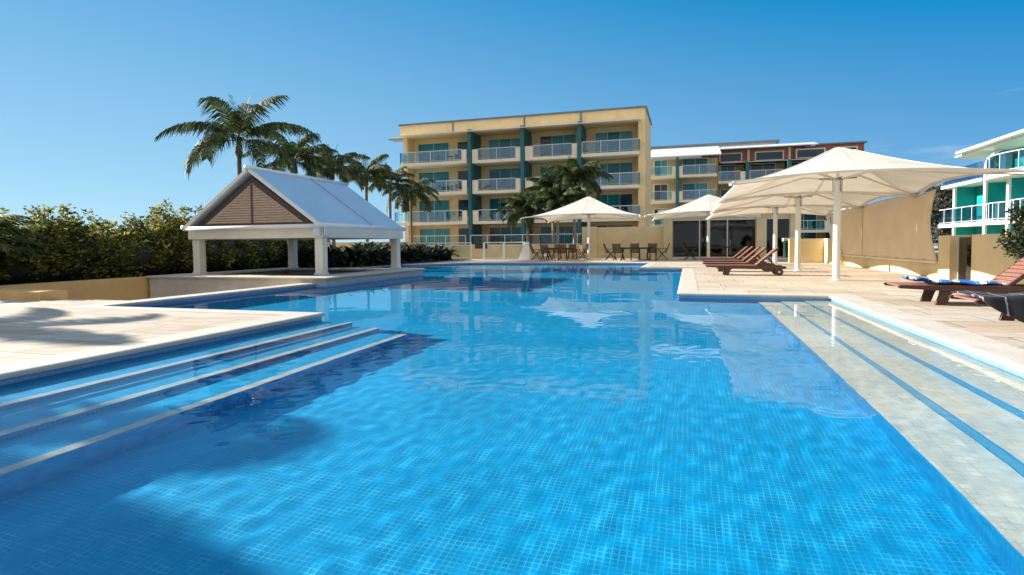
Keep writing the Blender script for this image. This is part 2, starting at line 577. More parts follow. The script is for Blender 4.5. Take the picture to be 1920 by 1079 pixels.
def tag(o, label, cat, group=None):
    o['label'] = label
    o['category'] = cat
    if group:
        o['group'] = group
    return o
def thing(name, label, cat, loc=(0, 0, 0), group=None):
    o = bpy.data.objects.new(name, None)
    o.empty_display_size = 0.2
    COL.objects.link(o)
    o.location = loc
    OFF[o.name] = Vector(loc)
    return tag(o, label, cat, group)
def struct(o):
    o['kind'] = 'structure'
    return o
def kids(o):
    return [c for c in bpy.data.objects if c.parent == o]
def dup(o, loc=None, rotz=None, label=None, parent=None, scale=None):
    c = o.copy()
    COL.objects.link(c)
    if parent:
        c.parent = parent
    if loc is not None:
        c.location = loc
    if rotz is not None:
        c.rotation_euler = (0, 0, rotz)
    if scale is not None:
        c.scale = (scale,) * 3
    if label:
        c['label'] = label
    for ch in kids(o):
        dup(ch, parent=c)
    return c
def fastmesh(name, V, F, m, parent=None, smooth=False):
    """V (n,3) array, F (m,k) array"""
    off = np.array(OFF.get(parent.name, (0, 0, 0))) if parent else np.zeros(3)
    V = np.asarray(V, float) - off
    F = np.asarray(F, np.int32)
    me = bpy.data.meshes.new(name)
    me.vertices.add(len(V))
    me.vertices.foreach_set('co', V.astype(np.float32).ravel())
    k = F.shape[1]
    me.loops.add(F.size)
    me.loops.foreach_set('vertex_index', F.ravel())
    me.polygons.add(len(F))
    me.polygons.foreach_set('loop_start', np.arange(0, F.size, k, dtype=np.int32))
    me.polygons.foreach_set('loop_total', np.full(len(F), k, dtype=np.int32))
    if smooth:
        me.polygons.foreach_set('use_smooth', np.ones(len(F), dtype=bool))
    me.update(calc_edges=True)
    me.materials.append(m)
    o = bpy.data.objects.new(name, me)
    COL.objects.link(o)
    if parent:
        o.parent = parent
        OFF[o.name] = Vector(off)
    return o

# ------------------------------------------------------------------ pool, deck, ground
WZ, FZ = -0.09, -0.80
XR, XL = 2.44, -5.03
POOL = [(XL, -3.2), (XL, 7.08), (-9.30, 7.08), (-9.30, 12.80), (-8.92, 12.80), (-8.92, 18.6), (-14.0, 18.6), (-14.0, 26.6),
        (-11.6, 29.6), (-1.83, 29.6), (-1.83, 23.1), (-0.16, 23.1), (-0.16, 11.47), (XR, 11.47), (XR, -3.2)]   # clockwise

def poly_face(poly, z, name, m):
    bm = bmesh.new()
    vs = [bm.verts.new((x, y, z)) for x, y in poly]
    f = bm.faces.new(vs)
    bmesh.ops.triangulate(bm, faces=[f])
    bmesh.ops.recalc_face_normals(bm, faces=bm.faces)
    if bm.faces[:][0].normal.z < 0:
        bmesh.ops.reverse_faces(bm, faces=bm.faces)
    me = bpy.data.meshes.new(name)
    bm.to_mesh(me)
    bm.free()
    me.materials.append(m)
    o = bpy.data.objects.new(name, me)
    COL.objects.link(o)
    return o

pf = struct(poly_face(POOL, FZ, 'pool_floor', TILEF))
mb = MB()
for i in range(len(POOL)):
    (x0, y0), (x1, y1) = POOL[i], POOL[(i + 1) % len(POOL)]
    mb.add([(x0, y0, FZ - 0.05), (x1, y1, FZ - 0.05), (x1, y1, -0.03), (x0, y0, -0.03)], [(0, 1, 2, 3)])
pw = struct(mb.build('pool_wall', TILEW, recalc=False))
# underwater steps, each tread a block with tiled riser, pale tread on the right hand flight, pale nosing on the left one
mr, mt = MB(), MB()
for x, z in ((1.99, -0.20), (1.61, -0.36), (1.23, -0.54)):
    nxt = {1.99: XR, 1.61: 1.99, 1.23: 1.61}[x]
    mr.bx(x, XR - 0.002 if x == 1.99 else nxt - 0.002, -3.1, 11.46, FZ + 0.004, z)
    mt.bx(x + 0.012, nxt - 0.004, -3.1, 11.455, z + 0.0005, z + 0.012)
st1 = struct(mr.build('pool_steps', TILES))
st2 = struct(mt.build('pale_step_treads', STEPP))
mr, mt, mn = MB(), MB(), MB()
for x, z, prev, ye in ((-4.43, -0.17, XL, 6.92), (-3.86, -0.30, -4.43, 6.66), (-3.33, -0.43, -3.86, 6.40)):
    mr.bx(prev + 0.002, x, -3.1, ye, FZ + 0.004, z)
    mn.bx(x - 0.085, x + 0.006, -3.1, ye + 0.006, z + 0.001, z + 0.012)
st3 = struct(mr.build('blue_pool_steps', TILEF))
st4 = struct(mn.build('pale_step_nosings', NOSE))
receivers = [pf, pw, st1, st2, st3, st4]

# water with real ripples
NX, NY = 560, 700
gx = np.linspace(-14.2, XR + 0.05, NX)
ty = np.linspace(0, 1, NY)
gy = -3.2 + 33.0 * ty ** 1.6
GX, GY = np.meshgrid(gx, gy)
rng = np.random.RandomState(3)
Z = np.zeros_like(GX)
for k in range(46):
    lam = 0.35 * (1 + rng.rand() * 3.2)
    a = rng.rand() * 2 * math.pi
    kx, ky = math.cos(a) * 2 * math.pi / lam, math.sin(a) * 2 * math.pi / lam
    Z += 0.00011 * lam * np.sin(kx * GX + ky * GY + rng.rand() * 6.28)
for k in range(30):
    lam = 0.11 + 0.13 * rng.rand()
    a = rng.rand() * 2 * math.pi
    kx, ky = math.cos(a) * 2 * math.pi / lam, math.sin(a) * 2 * math.pi / lam
    Z += 0.00036 * lam * np.sin(kx * GX + ky * GY + rng.rand() * 6.28) * np.clip((11 - GY) / 6, 0, 1)
far = np.clip((GY - 3) / 9, 0, 1)
Z *= (1.0 - 0.5 * far)
def inside(px, py, poly, grow=0.13):
    ok = np.zeros(px.shape, bool)
    n = len(poly)
    for dx, dy in ((0, 0), (grow, 0), (-grow, 0), (0, grow), (0, -grow)):
        qx, qy = px + dx, py + dy
        c = np.zeros(px.shape, bool)
        for i in range(n):
            x0, y0 = poly[i]
            x1, y1 = poly[(i + 1) % n]
            t = ((y0 > qy) != (y1 > qy)) & (qx < (x1 - x0) * (qy - y0) / ((y1 - y0) or 1e-9) + x0)
            c ^= t
        ok |= c
    return ok
ins = inside(GX, GY, POOL)
idx = np.arange(NX * NY).reshape(NY, NX)
keep = ins[:-1, :-1] | ins[1:, :-1] | ins[:-1, 1:] | ins[1:, 1:]
F = np.stack([idx[:-1, :-1], idx[:-1, 1:], idx[1:, 1:], idx[1:, :-1]], -1)[keep]
water = struct(fastmesh('pool_water', np.stack([GX, GY, Z + WZ], -1).reshape(-1, 3), F, WATER, smooth=True))
water.cycles.is_caustics_caster = True
for o in receivers:
    o.cycles.is_caustics_receiver = True

# coping: bull-nosed strip round the pool edge
def offset_poly(poly, d):
    n = len(poly)
    out = []
    for i in range(n):
        p0, p1, p2 = Vector(poly[i - 1]), Vector(poly[i]), Vector(poly[(i + 1) % n])
        d1, d2 = (p1 - p0).normalized(), (p2 - p1).normalized()
        n1, n2 = Vector((-d1.y, d1.x)), Vector((-d2.y, d2.x))
        k = 1 + n1.dot(n2)
        out.append(tuple(p1 + (n1 + n2) * (d / k)))
    return out
inn, mid, outp = offset_poly(POOL, -0.03), offset_poly(POOL, -0.015), offset_poly(POOL, 0.36)
mb = MB()
n = len(POOL)
SKIP = {3, 4, 5, 14}
for i in range(n):
    if i in SKIP:
        continue
    j = (i + 1) % n
    prof = [(offset_poly(POOL, 0.06)[q], -0.052) for q in (i, j)]
    rows = [([p for p in (offset_poly(POOL, dd)[i], offset_poly(POOL, dd)[j])], z) for dd, z in
            ((0.10, -0.052), (-0.02, -0.052), (-0.034, -0.040), (-0.036, -0.014), (-0.024, 0.0), (0.0, 0.004), (0.36, 0.004), (0.36, -0.05))]
    k = len(mb.v)
    for (a, b), z in rows:
        mb.v += [(a[0], a[1], z), (b[0], b[1], z)]
    for q in range(len(rows) - 1):
        mb.f.append((k + 2 * q, k + 2 * q + 1, k + 2 * q + 3, k + 2 * q + 2))
struct(mb.build('pool_coping', COPE))

# deck sheets around the pool
mb = MB()
def sheet(x0, x1, y0, y1, z=0.0):
    mb.add([(x0, y0, z), (x1, y0, z), (x1, y1, z), (x0, y1, z)], [(0, 1, 2, 3)])
sheet(-16.5, XL, -8, 7.08); sheet(-16.5, -9.30, 7.08, 7.95)
sheet(XL, XR, -8, -3.2)
sheet(XR, 7.2, -8, 11.47); sheet(-0.16, 7.2, 11.47, 23.1); sheet(-1.83, 7.2, 23.1, 29.6); 
sheet(-11.6, 7.2, 29.6, 48); sheet(7.2, 26, -8, 48)
sheet(-40, -14.0, 19.4, 29.6); sheet(-40, -11.6, 29.6, 48)
mb.add([(-14.0, 26.6, 0), (-11.6, 29.6, 0), (-14.0, 29.6, 0)], [(0, 1, 2)])
mb.add([(-9.66, 7.95, 0), (-9.30, 7.95, 0), (-9.30, 12.8, 0), (-9.66, 12.8, 0)], [(0, 1, 2, 3)])
deck = struct(mb.build('pool_deck', PAVE, recalc=False))
mb = MB()
mb.bx(-9.66, -9.305, 7.95, 12.78, -1.0, -0.052)          # wall that carries the narrow coping above the sunken court
mb.bx(-16.5, -9.66, 7.6, 7.949, -1.0, -0.004)
struct(mb.build('sunken_court_wall', WALLT))
mb = MB()
mb.add([(-1500, -400, -1.6), (1500, -400, -1.6), (1500, 2500, -1.6), (-1500, 2500, -1.6)], [(0, 1, 2, 3)])
struct(mb.build('ground', LAWN))
mb = MB()
mb.add([(-16, 7.9, -0.80), (-9.6, 7.9, -0.80), (-9.6, 13.4, -0.80), (-16, 13.4, -0.80)], [(0, 1, 2, 3)])
struct(mb.build('sunken_court_floor', CONC))
mb = MB()
mb.bx(-60, 60, 48, 140, -1.0, -0.02)
struct(mb.build('courtyard', CONC))

# ------------------------------------------------------------------ main apartment building
def railing(mb_post, mb_glass, pts, z, h=1.05, step=1.8, post=0.05, bottom=0.10):
    """posts, top rail and glass along a polyline at floor level z"""
    for (x0, y0), (x1, y1) in zip(pts[:-1], pts[1:]):
        L = math.hypot(x1 - x0, y1 - y0)
        k = max(1, round(L / step))
        for i in range(k + 1):
            t = i / k
            px, py = x0 + (x1 - x0) * t, y0 + (y1 - y0) * t
            mb_post.bx(px - post / 2, px + post / 2, py - post / 2, py + post / 2, z, z + h - 0.03)
        mb_post.bar((x0, y0, z + h), (x1, y1, z + h), 0.07, 0.06)
        mb_post.bar((x0, y0, z + bottom), (x1, y1, z + bottom), 0.03, 0.03)
        mb_glass.bar((x0, y0, z + (h + bottom) / 2), (x1, y1, z + (h + bottom) / 2), 0.012, h - bottom - 0.08)

def opening(par, name, x0, x1, z0, z1, y, panes, mats, frame=WHITE, fwid=0.09):
    """window or sliding door on a wall that faces -y: white frame, panes set back inside it"""
    f = MB()
    f.bx(x0, x0 + fwid, y - 0.06, y + 0.02, z0, z1)
    f.bx(x1 - fwid, x1, y - 0.06, y + 0.02, z0, z1)
    f.bx(x0 + fwid, x1 - fwid, y - 0.06, y + 0.02, z1 - fwid, z1)
    f.bx(x0 + fwid, x1 - fwid, y - 0.06, y + 0.02, z0, z0 + fwid * 0.6)
    xs = [x0 + fwid + (x1 - x0 - 2 * fwid) * i / panes for i in range(panes + 1)]
    for x in xs[1:-1]:
        f.bx(x - 0.018, x + 0.018, y - 0.05, y + 0.02, z0 + fwid * 0.6, z1 - fwid)
    fo = f.build(name, frame, par)
    for i in range(panes):
        g = MB()
        g.bx(xs[i] + (0.025 if i else 0), xs[i + 1] - (0.025 if i < panes - 1 else 0), y - 0.03, y - 0.015, z0 + fwid * 0.6, z1 - fwid)
        g.build('pane', mats[i % len(mats)], fo)
    return fo

ab = thing('apartment_building', 'cream yellow four storey apartment block with teal fins between its glass balconies, behind the palms', 'building', (-15.8, 60, -0.2))
FLO = [0.38, 3.30, 6.22, 9.16]
m = MB()
m.bx(-27.9, -4.3, 55.2, 61, -0.6, 11.95)
m.bx(-4.3, -3.68, 53.0, 61, -0.6, 11.95)
m.bx(-27.9, -27.45, 53.6, 55.2, -0.6, 11.95)
m.bx(-27.9, -3.68, 53.0, 61, 11.95, 13.05)
m.build('wall', WALLY, ab)
m = MB()
m.bx(-28.05, -3.55, 52.86, 61.2, 13.05, 13.20)
for x in (-22.2, -14.9, -9.5):
    m.bx(x, x + 0.12, 52.93, 52.995, 12.0, 13.05)
rf = m.build('roof', DARKROOF, ab)
m = MB()
m.extr([(51.9, 11.84), (53.0, 11.93), (53.0, 12.02), (51.9, 11.90)], 'x', -28.3, -4.0)
m.build('awning', WHITE, ab)
m = MB()
m.bx(-29.6, -27.91, 53.6, 55.0, 11.88, 11.96)
m.build('awning', DARKROOF, ab)
for x in (-20.2, -14.9, -9.5):
    m = MB()
    m.bx(x - 0.16, x + 0.16, 52.3, 55.19, -0.5, 12.1)
    m.build('dividing_fin', TEALF, ab)
BAYS = [(-27.4, -20.4), (-20.0, -15.1), (-14.7, -9.7), (-9.3, -4.35)]
rb = random.Random(5)
for k, z in enumerate(FLO):
    for b, (x0, x1) in enumerate(BAYS):
        pm = [rb.choice([PANE, PANE, CURT, PANED]) for _ in range(3)]
        if b == 0:
            opening(ab, 'sliding_door', x0 + 0.35, x0 + 3.95, z, z + 2.42, 55.19, 2, pm, frame=CREAM)
            opening(ab, 'window', x0 + 4.75, x0 + 6.2, z + 0.55, z + 2.40, 55.19, 1, [PANED], frame=CREAM)
        else:
            opening(ab, 'sliding_door', x0 + 0.75, x1 - 0.55, z, z + 2.42, 55.19, 3, pm, frame=CREAM)
        if k == 0:
            continue
        xa, xb = (x0 - (0.9 if k == 1 else 0.2), x1 - 0.05) if b == 0 else ((x0 + 0.02, x1 - 0.02) if b < 3 else (x0 + 0.02, x1 + 0.25))
        yf = 52.15 if b in (0, 3) else 52.45
        s = MB()
        s.bx(xa, xb, yf, 55.19, z - 0.30, z - 0.01)
        if b in (1, 2):
            s.bx(xa, xa + (0.55 if b == 1 else 0.75), yf, yf + 0.14, z - 0.009, z + 1.02)
            s.bx(xb - 0.45, xb, yf, yf + 0.14, z - 0.009, z + 1.02)
            pts = [(xa + (0.55 if b == 1 else 0.75) + 0.03, yf + 0.07), (xb - 0.48, yf + 0.07)]
        elif b == 0:
            pts = [(xa + 0.06, 54.6), (xa + 0.06, yf + 0.07), (xb - 0.5, yf + 0.07)]
            s.bx(xb - 0.46, xb, yf, yf + 0.14, z - 0.009, z + 1.02)
        else:
            pts = [(xa + 0.06, yf + 0.07), (xb - 0.06, yf + 0.07), (xb - 0.06, 53.0)]
        so = s.build('balcony', CREAM, ab)
        p, g = MB(), MB()
        railing(p, g, pts, z)
        p.build('balustrade', STEEL, so)
        g.build('glass_panel', GLASS, so)
        if (k, b) in ((3, 0), (2, 0), (3, 2), (1, 1)):
            t = MB()
            t.bx(x0 + 4.2, x0 + 5.0, 53.3, 54.0, z + 0.66, z + 0.70)
            for dx in (4.25, 4.9):
                t.bx(x0 + dx, x0 + dx + 0.05, 53.35, 53.4, z, z + 0.66)
            for dx in (3.4, 5.3):
                t.bx(x0 + dx, x0 + dx + 0.5, 53.3, 53.8, z + 0.40, z + 0.45)
                t.bx(x0 + dx, x0 + dx + 0.06, 53.3, 53.8, z + 0.45, z + 0.85)
                t.bx(x0 + dx + 0.05, x0 + dx + 0.1, 53.35, 53.4, z, z + 0.4)
            t.build('balcony_furniture', CHARW, so)
# ground floor terrace rail
p, g = MB(), MB()
railing(p, g, [(-26.6, 51.6), (-20.4, 51.6)], 0.9, 1.0)
railing(p, g, [(-19.9, 51.6), (-13.0, 51.6), (-4.4, 51.6)], 0.9, 1.0)
t = MB()
t.bx(-27.4, -4.3, 51.5, 51.75, -0.6, 0.9)
to = t.build('terrace_wall', WALLY, ab)
p.build('balustrade', STEEL, to)
g.build('glass_panel', GLASSF, to)

# ------------------------------------------------------------------ rear wing with the red brown top storey
rw = thing('apartment_wing', 'rear wing with white sheet roof, red brown top storey and grey balconies', 'building', (6, 78, -0.2))
m = MB()
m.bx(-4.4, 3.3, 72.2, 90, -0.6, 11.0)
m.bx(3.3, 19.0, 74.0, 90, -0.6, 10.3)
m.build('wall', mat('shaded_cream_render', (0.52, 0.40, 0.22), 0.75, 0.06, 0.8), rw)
m = MB()
m.bx(1.6, 19.0, 75.0, 89, 10.3, 12.2)
m.bx(13.0, 19.05, 74.6, 90, 8.0, 12.15)
m.build('upper_wall', BRICK, rw)
m = MB()
m.extr([(70.2, 11.15), (76.5, 13.0), (83, 13.0), (83, 12.85), (76.5, 12.85), (70.2, 11.02)], 'x', -4.5, 3.6)
m.extr([(73.6, 12.22), (76.5, 12.85), (84, 12.85), (84, 12.7), (76.5, 12.7), (73.6, 12.1)], 'x', 3.602, 14.2)
m.build('roof', ROOFB, rw)
m = MB()
m.bx(14.2, 19.3, 74.3, 90.3, 12.16, 12.32)
m.build('roof_edge', DARKROOF, rw)
m = MB()
m.bx(-5.0, 11.2, 84.0, 96, 10, 14.3)
m.build('upper_wall', GREYROOF, rw)
m = MB()
m.bx(-5.2, 11.5, 83.6, 96.2, 14.3, 14.55)
m.build('roof_edge', DARKROOF, rw)
for x0, x1 in ((3.6, 6.2), (7.6, 10.8), (12.0, 15.1), (16.0, 18.4)):
    opening(rw, 'window', x0, x1, 10.75, 11.85, 74.98 if x1 < 13 else 74.58, 1, [PANED], frame=CREAM, fwid=0.14)
m = MB()
for x in (6.9, 11.4):
    m.bx(x - 0.12, x + 0.12, 74.9, 74.99, 10.3, 12.15)
m.build('downpipe', CREAM, rw)
m = MB()
m.extr([(72.0, 10.35), (75.0, 10.75), (75.0, 10.62), (72.0, 10.25)], 'x', 3.7, 18.8)
m.build('awning', GREYROOF, rw)
for x in (-1.22, 6.5, 10.9, 15.3):
    m = MB()
    m.bx(x - 0.16, x + 0.16, 70.2 if x < 3 else 71.6, 72.19 if x < 3 else 73.99, -0.5, 11.0 if x < 3 else 10.3)
    m.build('dividing_fin', TEALF, rw)
for k, z in enumerate((0.2, 3.1, 6.05, 8.95)):
    zz = z - 0.0
    for x0, x1, y, wy in ((-4.3, -1.42, 70.3, 72.19), (-1.02, 3.15, 70.3, 72.19)):
        opening(rw, 'sliding_door', x0 + 0.3, x1 - 0.9, zz, zz + 2.1, wy, 2, [rb.choice([PANE, PANED, CURT]) for _ in range(2)], frame=CREAM)
        s = MB()
        s.bx(x0, x1, y, wy - 0.005, zz - 0.30, zz - 0.01)
        s.bx(x1 - 0.35 if x0 < -2 else x0, x1 if x0 < -2 else x0 + 0.35, y, y + 0.12, zz - 0.009, zz + 1.0)
        so = s.build('balcony', CREAM, rw)
        p, g = MB(), MB()
        railing(p, g, [(x0 + 0.05, y + 0.06), (x1 - 0.38, y + 0.06)] if x0 < -2 else [(x0 + 0.38, y + 0.06), (x1 - 0.05, y + 0.06), (x1 - 0.05, 72.0)], zz)
        p.build('balustrade', STEEL, so)
        g.build('glass_panel', GLASS, so)
    zz = z - 0.75
    if zz < 1:
        zz = z
    for x0, x1 in ((3.35, 6.3), (6.7, 10.7), (11.1, 15.1), (15.5, 18.9)):
        opening(rw, 'sliding_door', x0 + 0.3, x1 - 0.9, zz, zz + 2.1, 73.99, 2, [rb.choice([PANE, PANED, PANED]) for _ in range(2)], frame=CREAM)
        s = MB()
        s.bx(x0, x1, 71.7, 73.985, zz - 0.30, zz - 0.01)
        s.bx(x1 - 0.5, x1, 71.7, 71.82, zz - 0.009, zz + 1.0)
        so = s.build('balcony', CREAM, rw)
        p, g = MB(), MB()
        railing(p, g, [(x0 + 0.05, 71.76), (x1 - 0.53, 71.76)], zz)
        p.build('balustrade', STEEL, so)
        g.build('glass_panel', GLASS, so)

# ------------------------------------------------------------------ teal building on the right
tb = thing('teal_apartment_building', 'bright teal apartment building with curved balconies and wide white eaves', 'building', (20, 42, 0))
m = MB()
m.bx(18.9, 30, 31, 45.2, -0.5, 6.6)
m.bx(18.9, 30, 45.2, 48.6, -0.5, 4.6)
m.build('wall', TEAL, tb)
# fins across the facade, each a teal blade with a white front edge
for y, x0, z1 in ((47.4, 17.75, 4.65), (42.7, 17.6, 6.55), (40.0, 17.6, 4.7), (36.2, 17.6, 6.55)):
    f, e = MB(), MB()
    if z1 > 6:
        prof = [(18.89, -0.4), (x0, -0.4), (x0, 5.4)]
        arc = [(x0 + 1.4 - 1.4 * math.cos(a), 5.4 + 1.25 * math.sin(a)) for a in [math.pi / 2 * i / 8 for i in range(1, 9)]]
        f.extr(prof + arc + [(18.89 + 0.3, 6.65)], 'y', y - 0.09, y + 0.09)
        pts = [(x0, -0.4), (x0, 5.4)] + arc
    else:
        f.bx(x0, 18.89, y - 0.09, y + 0.09, -0.4, z1)
        pts = [(x0, -0.4), (x0, z1)]
    fo = f.build('dividing_fin', TEAL, tb)
    for (xa, za), (xb, zb) in zip(pts[:-1], pts[1:]):
        e.bar((xa - 0.05, y, za), (xb - 0.05, y, zb + (0.02 if zb < 5 else 0)), 0.26, 0.13, upv=(1, 0, 0.01))
    e.build('white_edge', WHITE, fo)
# roof with wide eaves
m = MB()
m.extr([(17.0, 6.86), (17.0, 6.72), (18.6, 6.58), (30, 6.62), (30, 7.5), (24, 7.4)], 'y', 30.0, 45.6)
m.build('roof', WHITE, tb)
m = MB()
m.extr([(17.35, 6.60), (18.5, 6.45), (18.89, 6.45), (18.89, 6.57), (18.55, 6.57), (17.35, 6.70)], 'y', 30.2, 46.6)
m.build('eaves_soffit', CREAM, tb)
def curved_slab(y0, y1, z, bulge, x_in=18.89, x_out=17.5, nseg=14):
    pts = []
    for i in range(nseg + 1):
        t = i / nseg
        yy = y0 + (y1 - y0) * t
        pts.append((x_out - bulge * math.sin(math.pi * t) ** 0.8, yy))
    s = MB()
    s.prism([(x_in, y0)] + pts + [(x_in, y1)], z - 0.24, z)
    so = s.build('balcony', CREAM, tb)
    p, g = MB(), MB()
    rp = [(x + 0.07, y) for x, y in pts]
    for (xa, ya), (xb, yb) in zip(rp[:-1], rp[1:]):
        p.bar((xa, ya, z + 1.05), (xb, yb, z + 1.05), 0.05, 0.045)
        p.bar((xa, ya, z + 0.10), (xb, yb, z + 0.10), 0.03, 0.03)
        g.bar((xa, ya, z + 0.57), (xb, yb, z + 0.57), 0.012, 0.86)
    for i in range(0, len(rp), 3):
        x, y = rp[i]
        p.bx(x - 0.025, x + 0.025, y - 0.025, y + 0.025, z, z + 1.03)
    p.build('balustrade', STEEL, so)
    g.build('glass_panel', GLASS, so)
    return so
curved_slab(36.3, 42.4, 4.75, 0.95)
curved_slab(40.2, 42.55, 2.15, 0.25)
curved_slab(36.3, 39.8, 2.15, 0.45)
curved_slab(42.85, 49.4, 2.15, 0.05, x_out=17.45)
s = MB()
s.bx(17.4, 24, 42.9, 48.9, 4.66, 4.86)
so = s.build('roof_terrace', CREAM, tb)
p, g = MB(), MB()
railing(p, g, [(17.5, 42.95), (17.5, 48.8), (23.9, 48.8)], 4.86, 1.0, post=0.03)
p.build('balustrade', GLASS, so)
g.build('glass_panel', GLASS, so)
for y0, y1, z in ((40.3, 41.3, 4.77), (37, 39.0, 2.17), (43.4, 44.6, 2.17)):
    f = MB()
    f.bx(18.84, 18.90, y0, y1, z + 2.05, z + 2.13); f.bx(18.84, 18.90, y0, y0 + 0.08, z, z + 2.05); f.bx(18.84, 18.90, y1 - 0.08, y1, z, z + 2.05)
    fo = f.build('sliding_door', WHITE, tb)
    g = MB()
    g.bx(18.86, 18.88, y0 + 0.08, y1 - 0.08, z, z + 2.05)
    g.build('pane', CURT, fo)

# ------------------------------------------------------------------ pool lounge with glass front
pl = thing('pool_lounge', 'low yellow pool pavilion with dark full height glass between piers', 'building', (2.5, 42, 0))
m = MB()
m.bx(-1.55, -1.0, 39.5, 44, -0.05, 2.95)
m.bx(4.15, 4.72, 39.5, 44, -0.05, 2.95)
m.bx(6.10, 6.62, 39.5, 44, -0.05, 2.95)
m.bx(-0.999, 4.149, 39.6, 39.9, 2.55, 2.95)
m.bx(4.721, 6.099, 39.6, 39.9, 2.55, 2.95)
m.bx(-1.5, 6.6, 44, 44.3, -0.05, 2.95)
m.build('wall', WALLT, pl)
m = MB()
m.bx(-1.9, 7.0, 39.1, 44.6, 2.952, 3.15)
m.build('roof', CREAM, pl)
m = MB()
m.bx(-0.99, 6.09, 40, 43.99, -0.04, 0.02)
m.build('floor', mat('dark_floor_tile', (0.08, 0.07, 0.06), 0.3, 0.1, 2), pl)
for a, b, n in ((-0.99, 4.14, 3), (4.73, 6.09, 1)):
    f = MB()
    f.bx(a, b, 39.66, 39.74, 2.44, 2.545); f.bx(a, b, 39.66, 39.74, 0.0, 0.07)
    xs = [a + (b - a) * i / n for i in range(n + 1)]
    for x in xs:
        f.bx(max(a, x - 0.035), min(b, x + 0.035), 39.66, 39.74, 0.07, 2.44)
    fo = f.build('glass_front', STEEL, pl)
    for xa, xb in zip(xs[:-1], xs[1:]):
        g = MB()
        g.bx(xa + 0.036, xb - 0.036, 39.695, 39.705, 0.07, 2.44)
        g.build('pane', glassmat('lounge_glass', (0.10, 0.14, 0.17), 0.0) if 'lounge_glass' not in bpy.data.materials else bpy.data.materials['lounge_glass'], fo)
m = MB()
for x, y in ((0.5, 41.2), (2.2, 41.6), (3.4, 41.0), (5.2, 41.4)):
    m.bx(x, x + 0.9, y, y + 0.7, 0.70, 0.74)
    m.bx(x + 0.4, x + 0.5, y + 0.3, y + 0.4, 0.02, 0.70)
    m.bx(x - 0.5, x - 0.08, y + 0.1, y + 0.5, 0.42, 0.46)
    m.bx(x - 0.5, x - 0.45, y + 0.1, y + 0.5, 0.02, 0.9)
m.build('indoor_furniture', CHARW, pl)

# ------------------------------------------------------------------ free-standing walls, gate, fence
def wall(name, label, boxes, m=WALLT, cat='wall', group=None, capm=None):
    xs = [b[0] for b in boxes]; ys = [b[2] for b in boxes]
    w_ = MB()
    for b in boxes:
        w_.bx(*b)
    o = w_.build(name, m, None, bevel=0.012)
    return tag(o, label, cat, group)
wall('dining_wall', 'tall tan wall behind the second dining table, left of the glass pavilion', [(-6.0, -1.56, 39.9, 40.15, -0.05, 2.12), (-7.05, -6.0, 39.75, 40.0, -0.05, 2.16)])
wall('boundary_wall', 'low yellow wall under the white glass pool fence', [(-18.9, -9.3, 37.6, 37.85, -0.05, 0.98), (-9.299, -7.06, 38.6, 38.85, -0.05, 0.98), (-31, -18.9, 36.6, 36.85, -0.05, 1.25)])
wall('screen_wall', 'long yellow wall below the hanging tan shade screen', [(6.16, 6.42, 17.02, 30.0, -0.02, 0.62), (6.02, 6.16, 26.7, 29.9, -0.02, 1.12)])
wall('gate_pier', 'square yellow pier between the shade screen and the gate', [(6.02, 6.45, 16.35, 17.0, -0.02, 1.09)], group=None)
wall('side_wall', 'yellow wall beside the dark gate, behind the near loungers', [(5.95, 6.35, 12.0, 15.05, -0.02, 1.09)])
wall('low_wall', 'short tan wall across the deck behind the right hand umbrella poles', [(4.55, 6.015, 29.75, 29.98, -0.02, 1.12)])
wall('planter_wall', 'low yellow planter wall on the left edge of the deck', [(-16.4, -11.45, 7.6, 8.1, -0.05, 0.16)], WALLO)
wall('retaining_wall', 'long yellow retaining wall below the left hedge', [(-15.3, -15.0, 5, 19.3, -0.85, 0.12)], WALLO)

gt = thing('pool_gate', 'dark smoked glass gate between two yellow walls', 'gate', (6.2, 15.7, 0))
m = MB()
m.bx(6.2, 6.215, 15.09, 16.31, 0.03, 1.04)
m.build('glass_leaf', GLASSD, gt)
m = MB()
m.bx(6.19, 6.225, 15.06, 15.089, 0, 1.06); m.bx(6.19, 6.225, 16.311, 16.34, 0, 1.06)
m.build('frame', STEEL, gt)
m = MB()
m.bx(6.225, 6.4, 15.07, 16.33, -0.01, 0.62)
m.build('lower_panel', mat('dark_gate_panel', (0.05, 0.04, 0.04), 0.6, 0.1, 3), gt)

fn = thing('pool_fence', 'white post and glass pool fence along the low yellow wall', 'fence', (-14, 37, 0))
p, g = MB(), MB()
railing(p, g, [(-19.2, 37.2), (-14.3, 37.2)], 0.0, 1.12, 2.4, post=0.06)
railing(p, g, [(-13.0, 36.2), (-10.2, 36.2)], 0.0, 1.12, 1.4, post=0.12)
p.build('post', WHITE, fn)
g.build('glass_panel', GLASSF, fn)

py = MB()
py.extr([(-10.55, 0.0), (-9.75, 0.0), (-9.85, 1.12), (-10.1, 1.12)], 'y', 35.9, 36.1)
tag(py.build('fence_pylon', WHITE, None, bevel=0.01), 'white tapered pylon at the end of the glass pool fence', 'pylon')
sg = MB()
sg.bx(-13.95, -13.05, 36.95, 37.03, 0.72, 1.06)
tag(sg.build('dark_sign', CHARW, None, bevel=0.01), 'small dark board fixed on the low yellow wall', 'board')

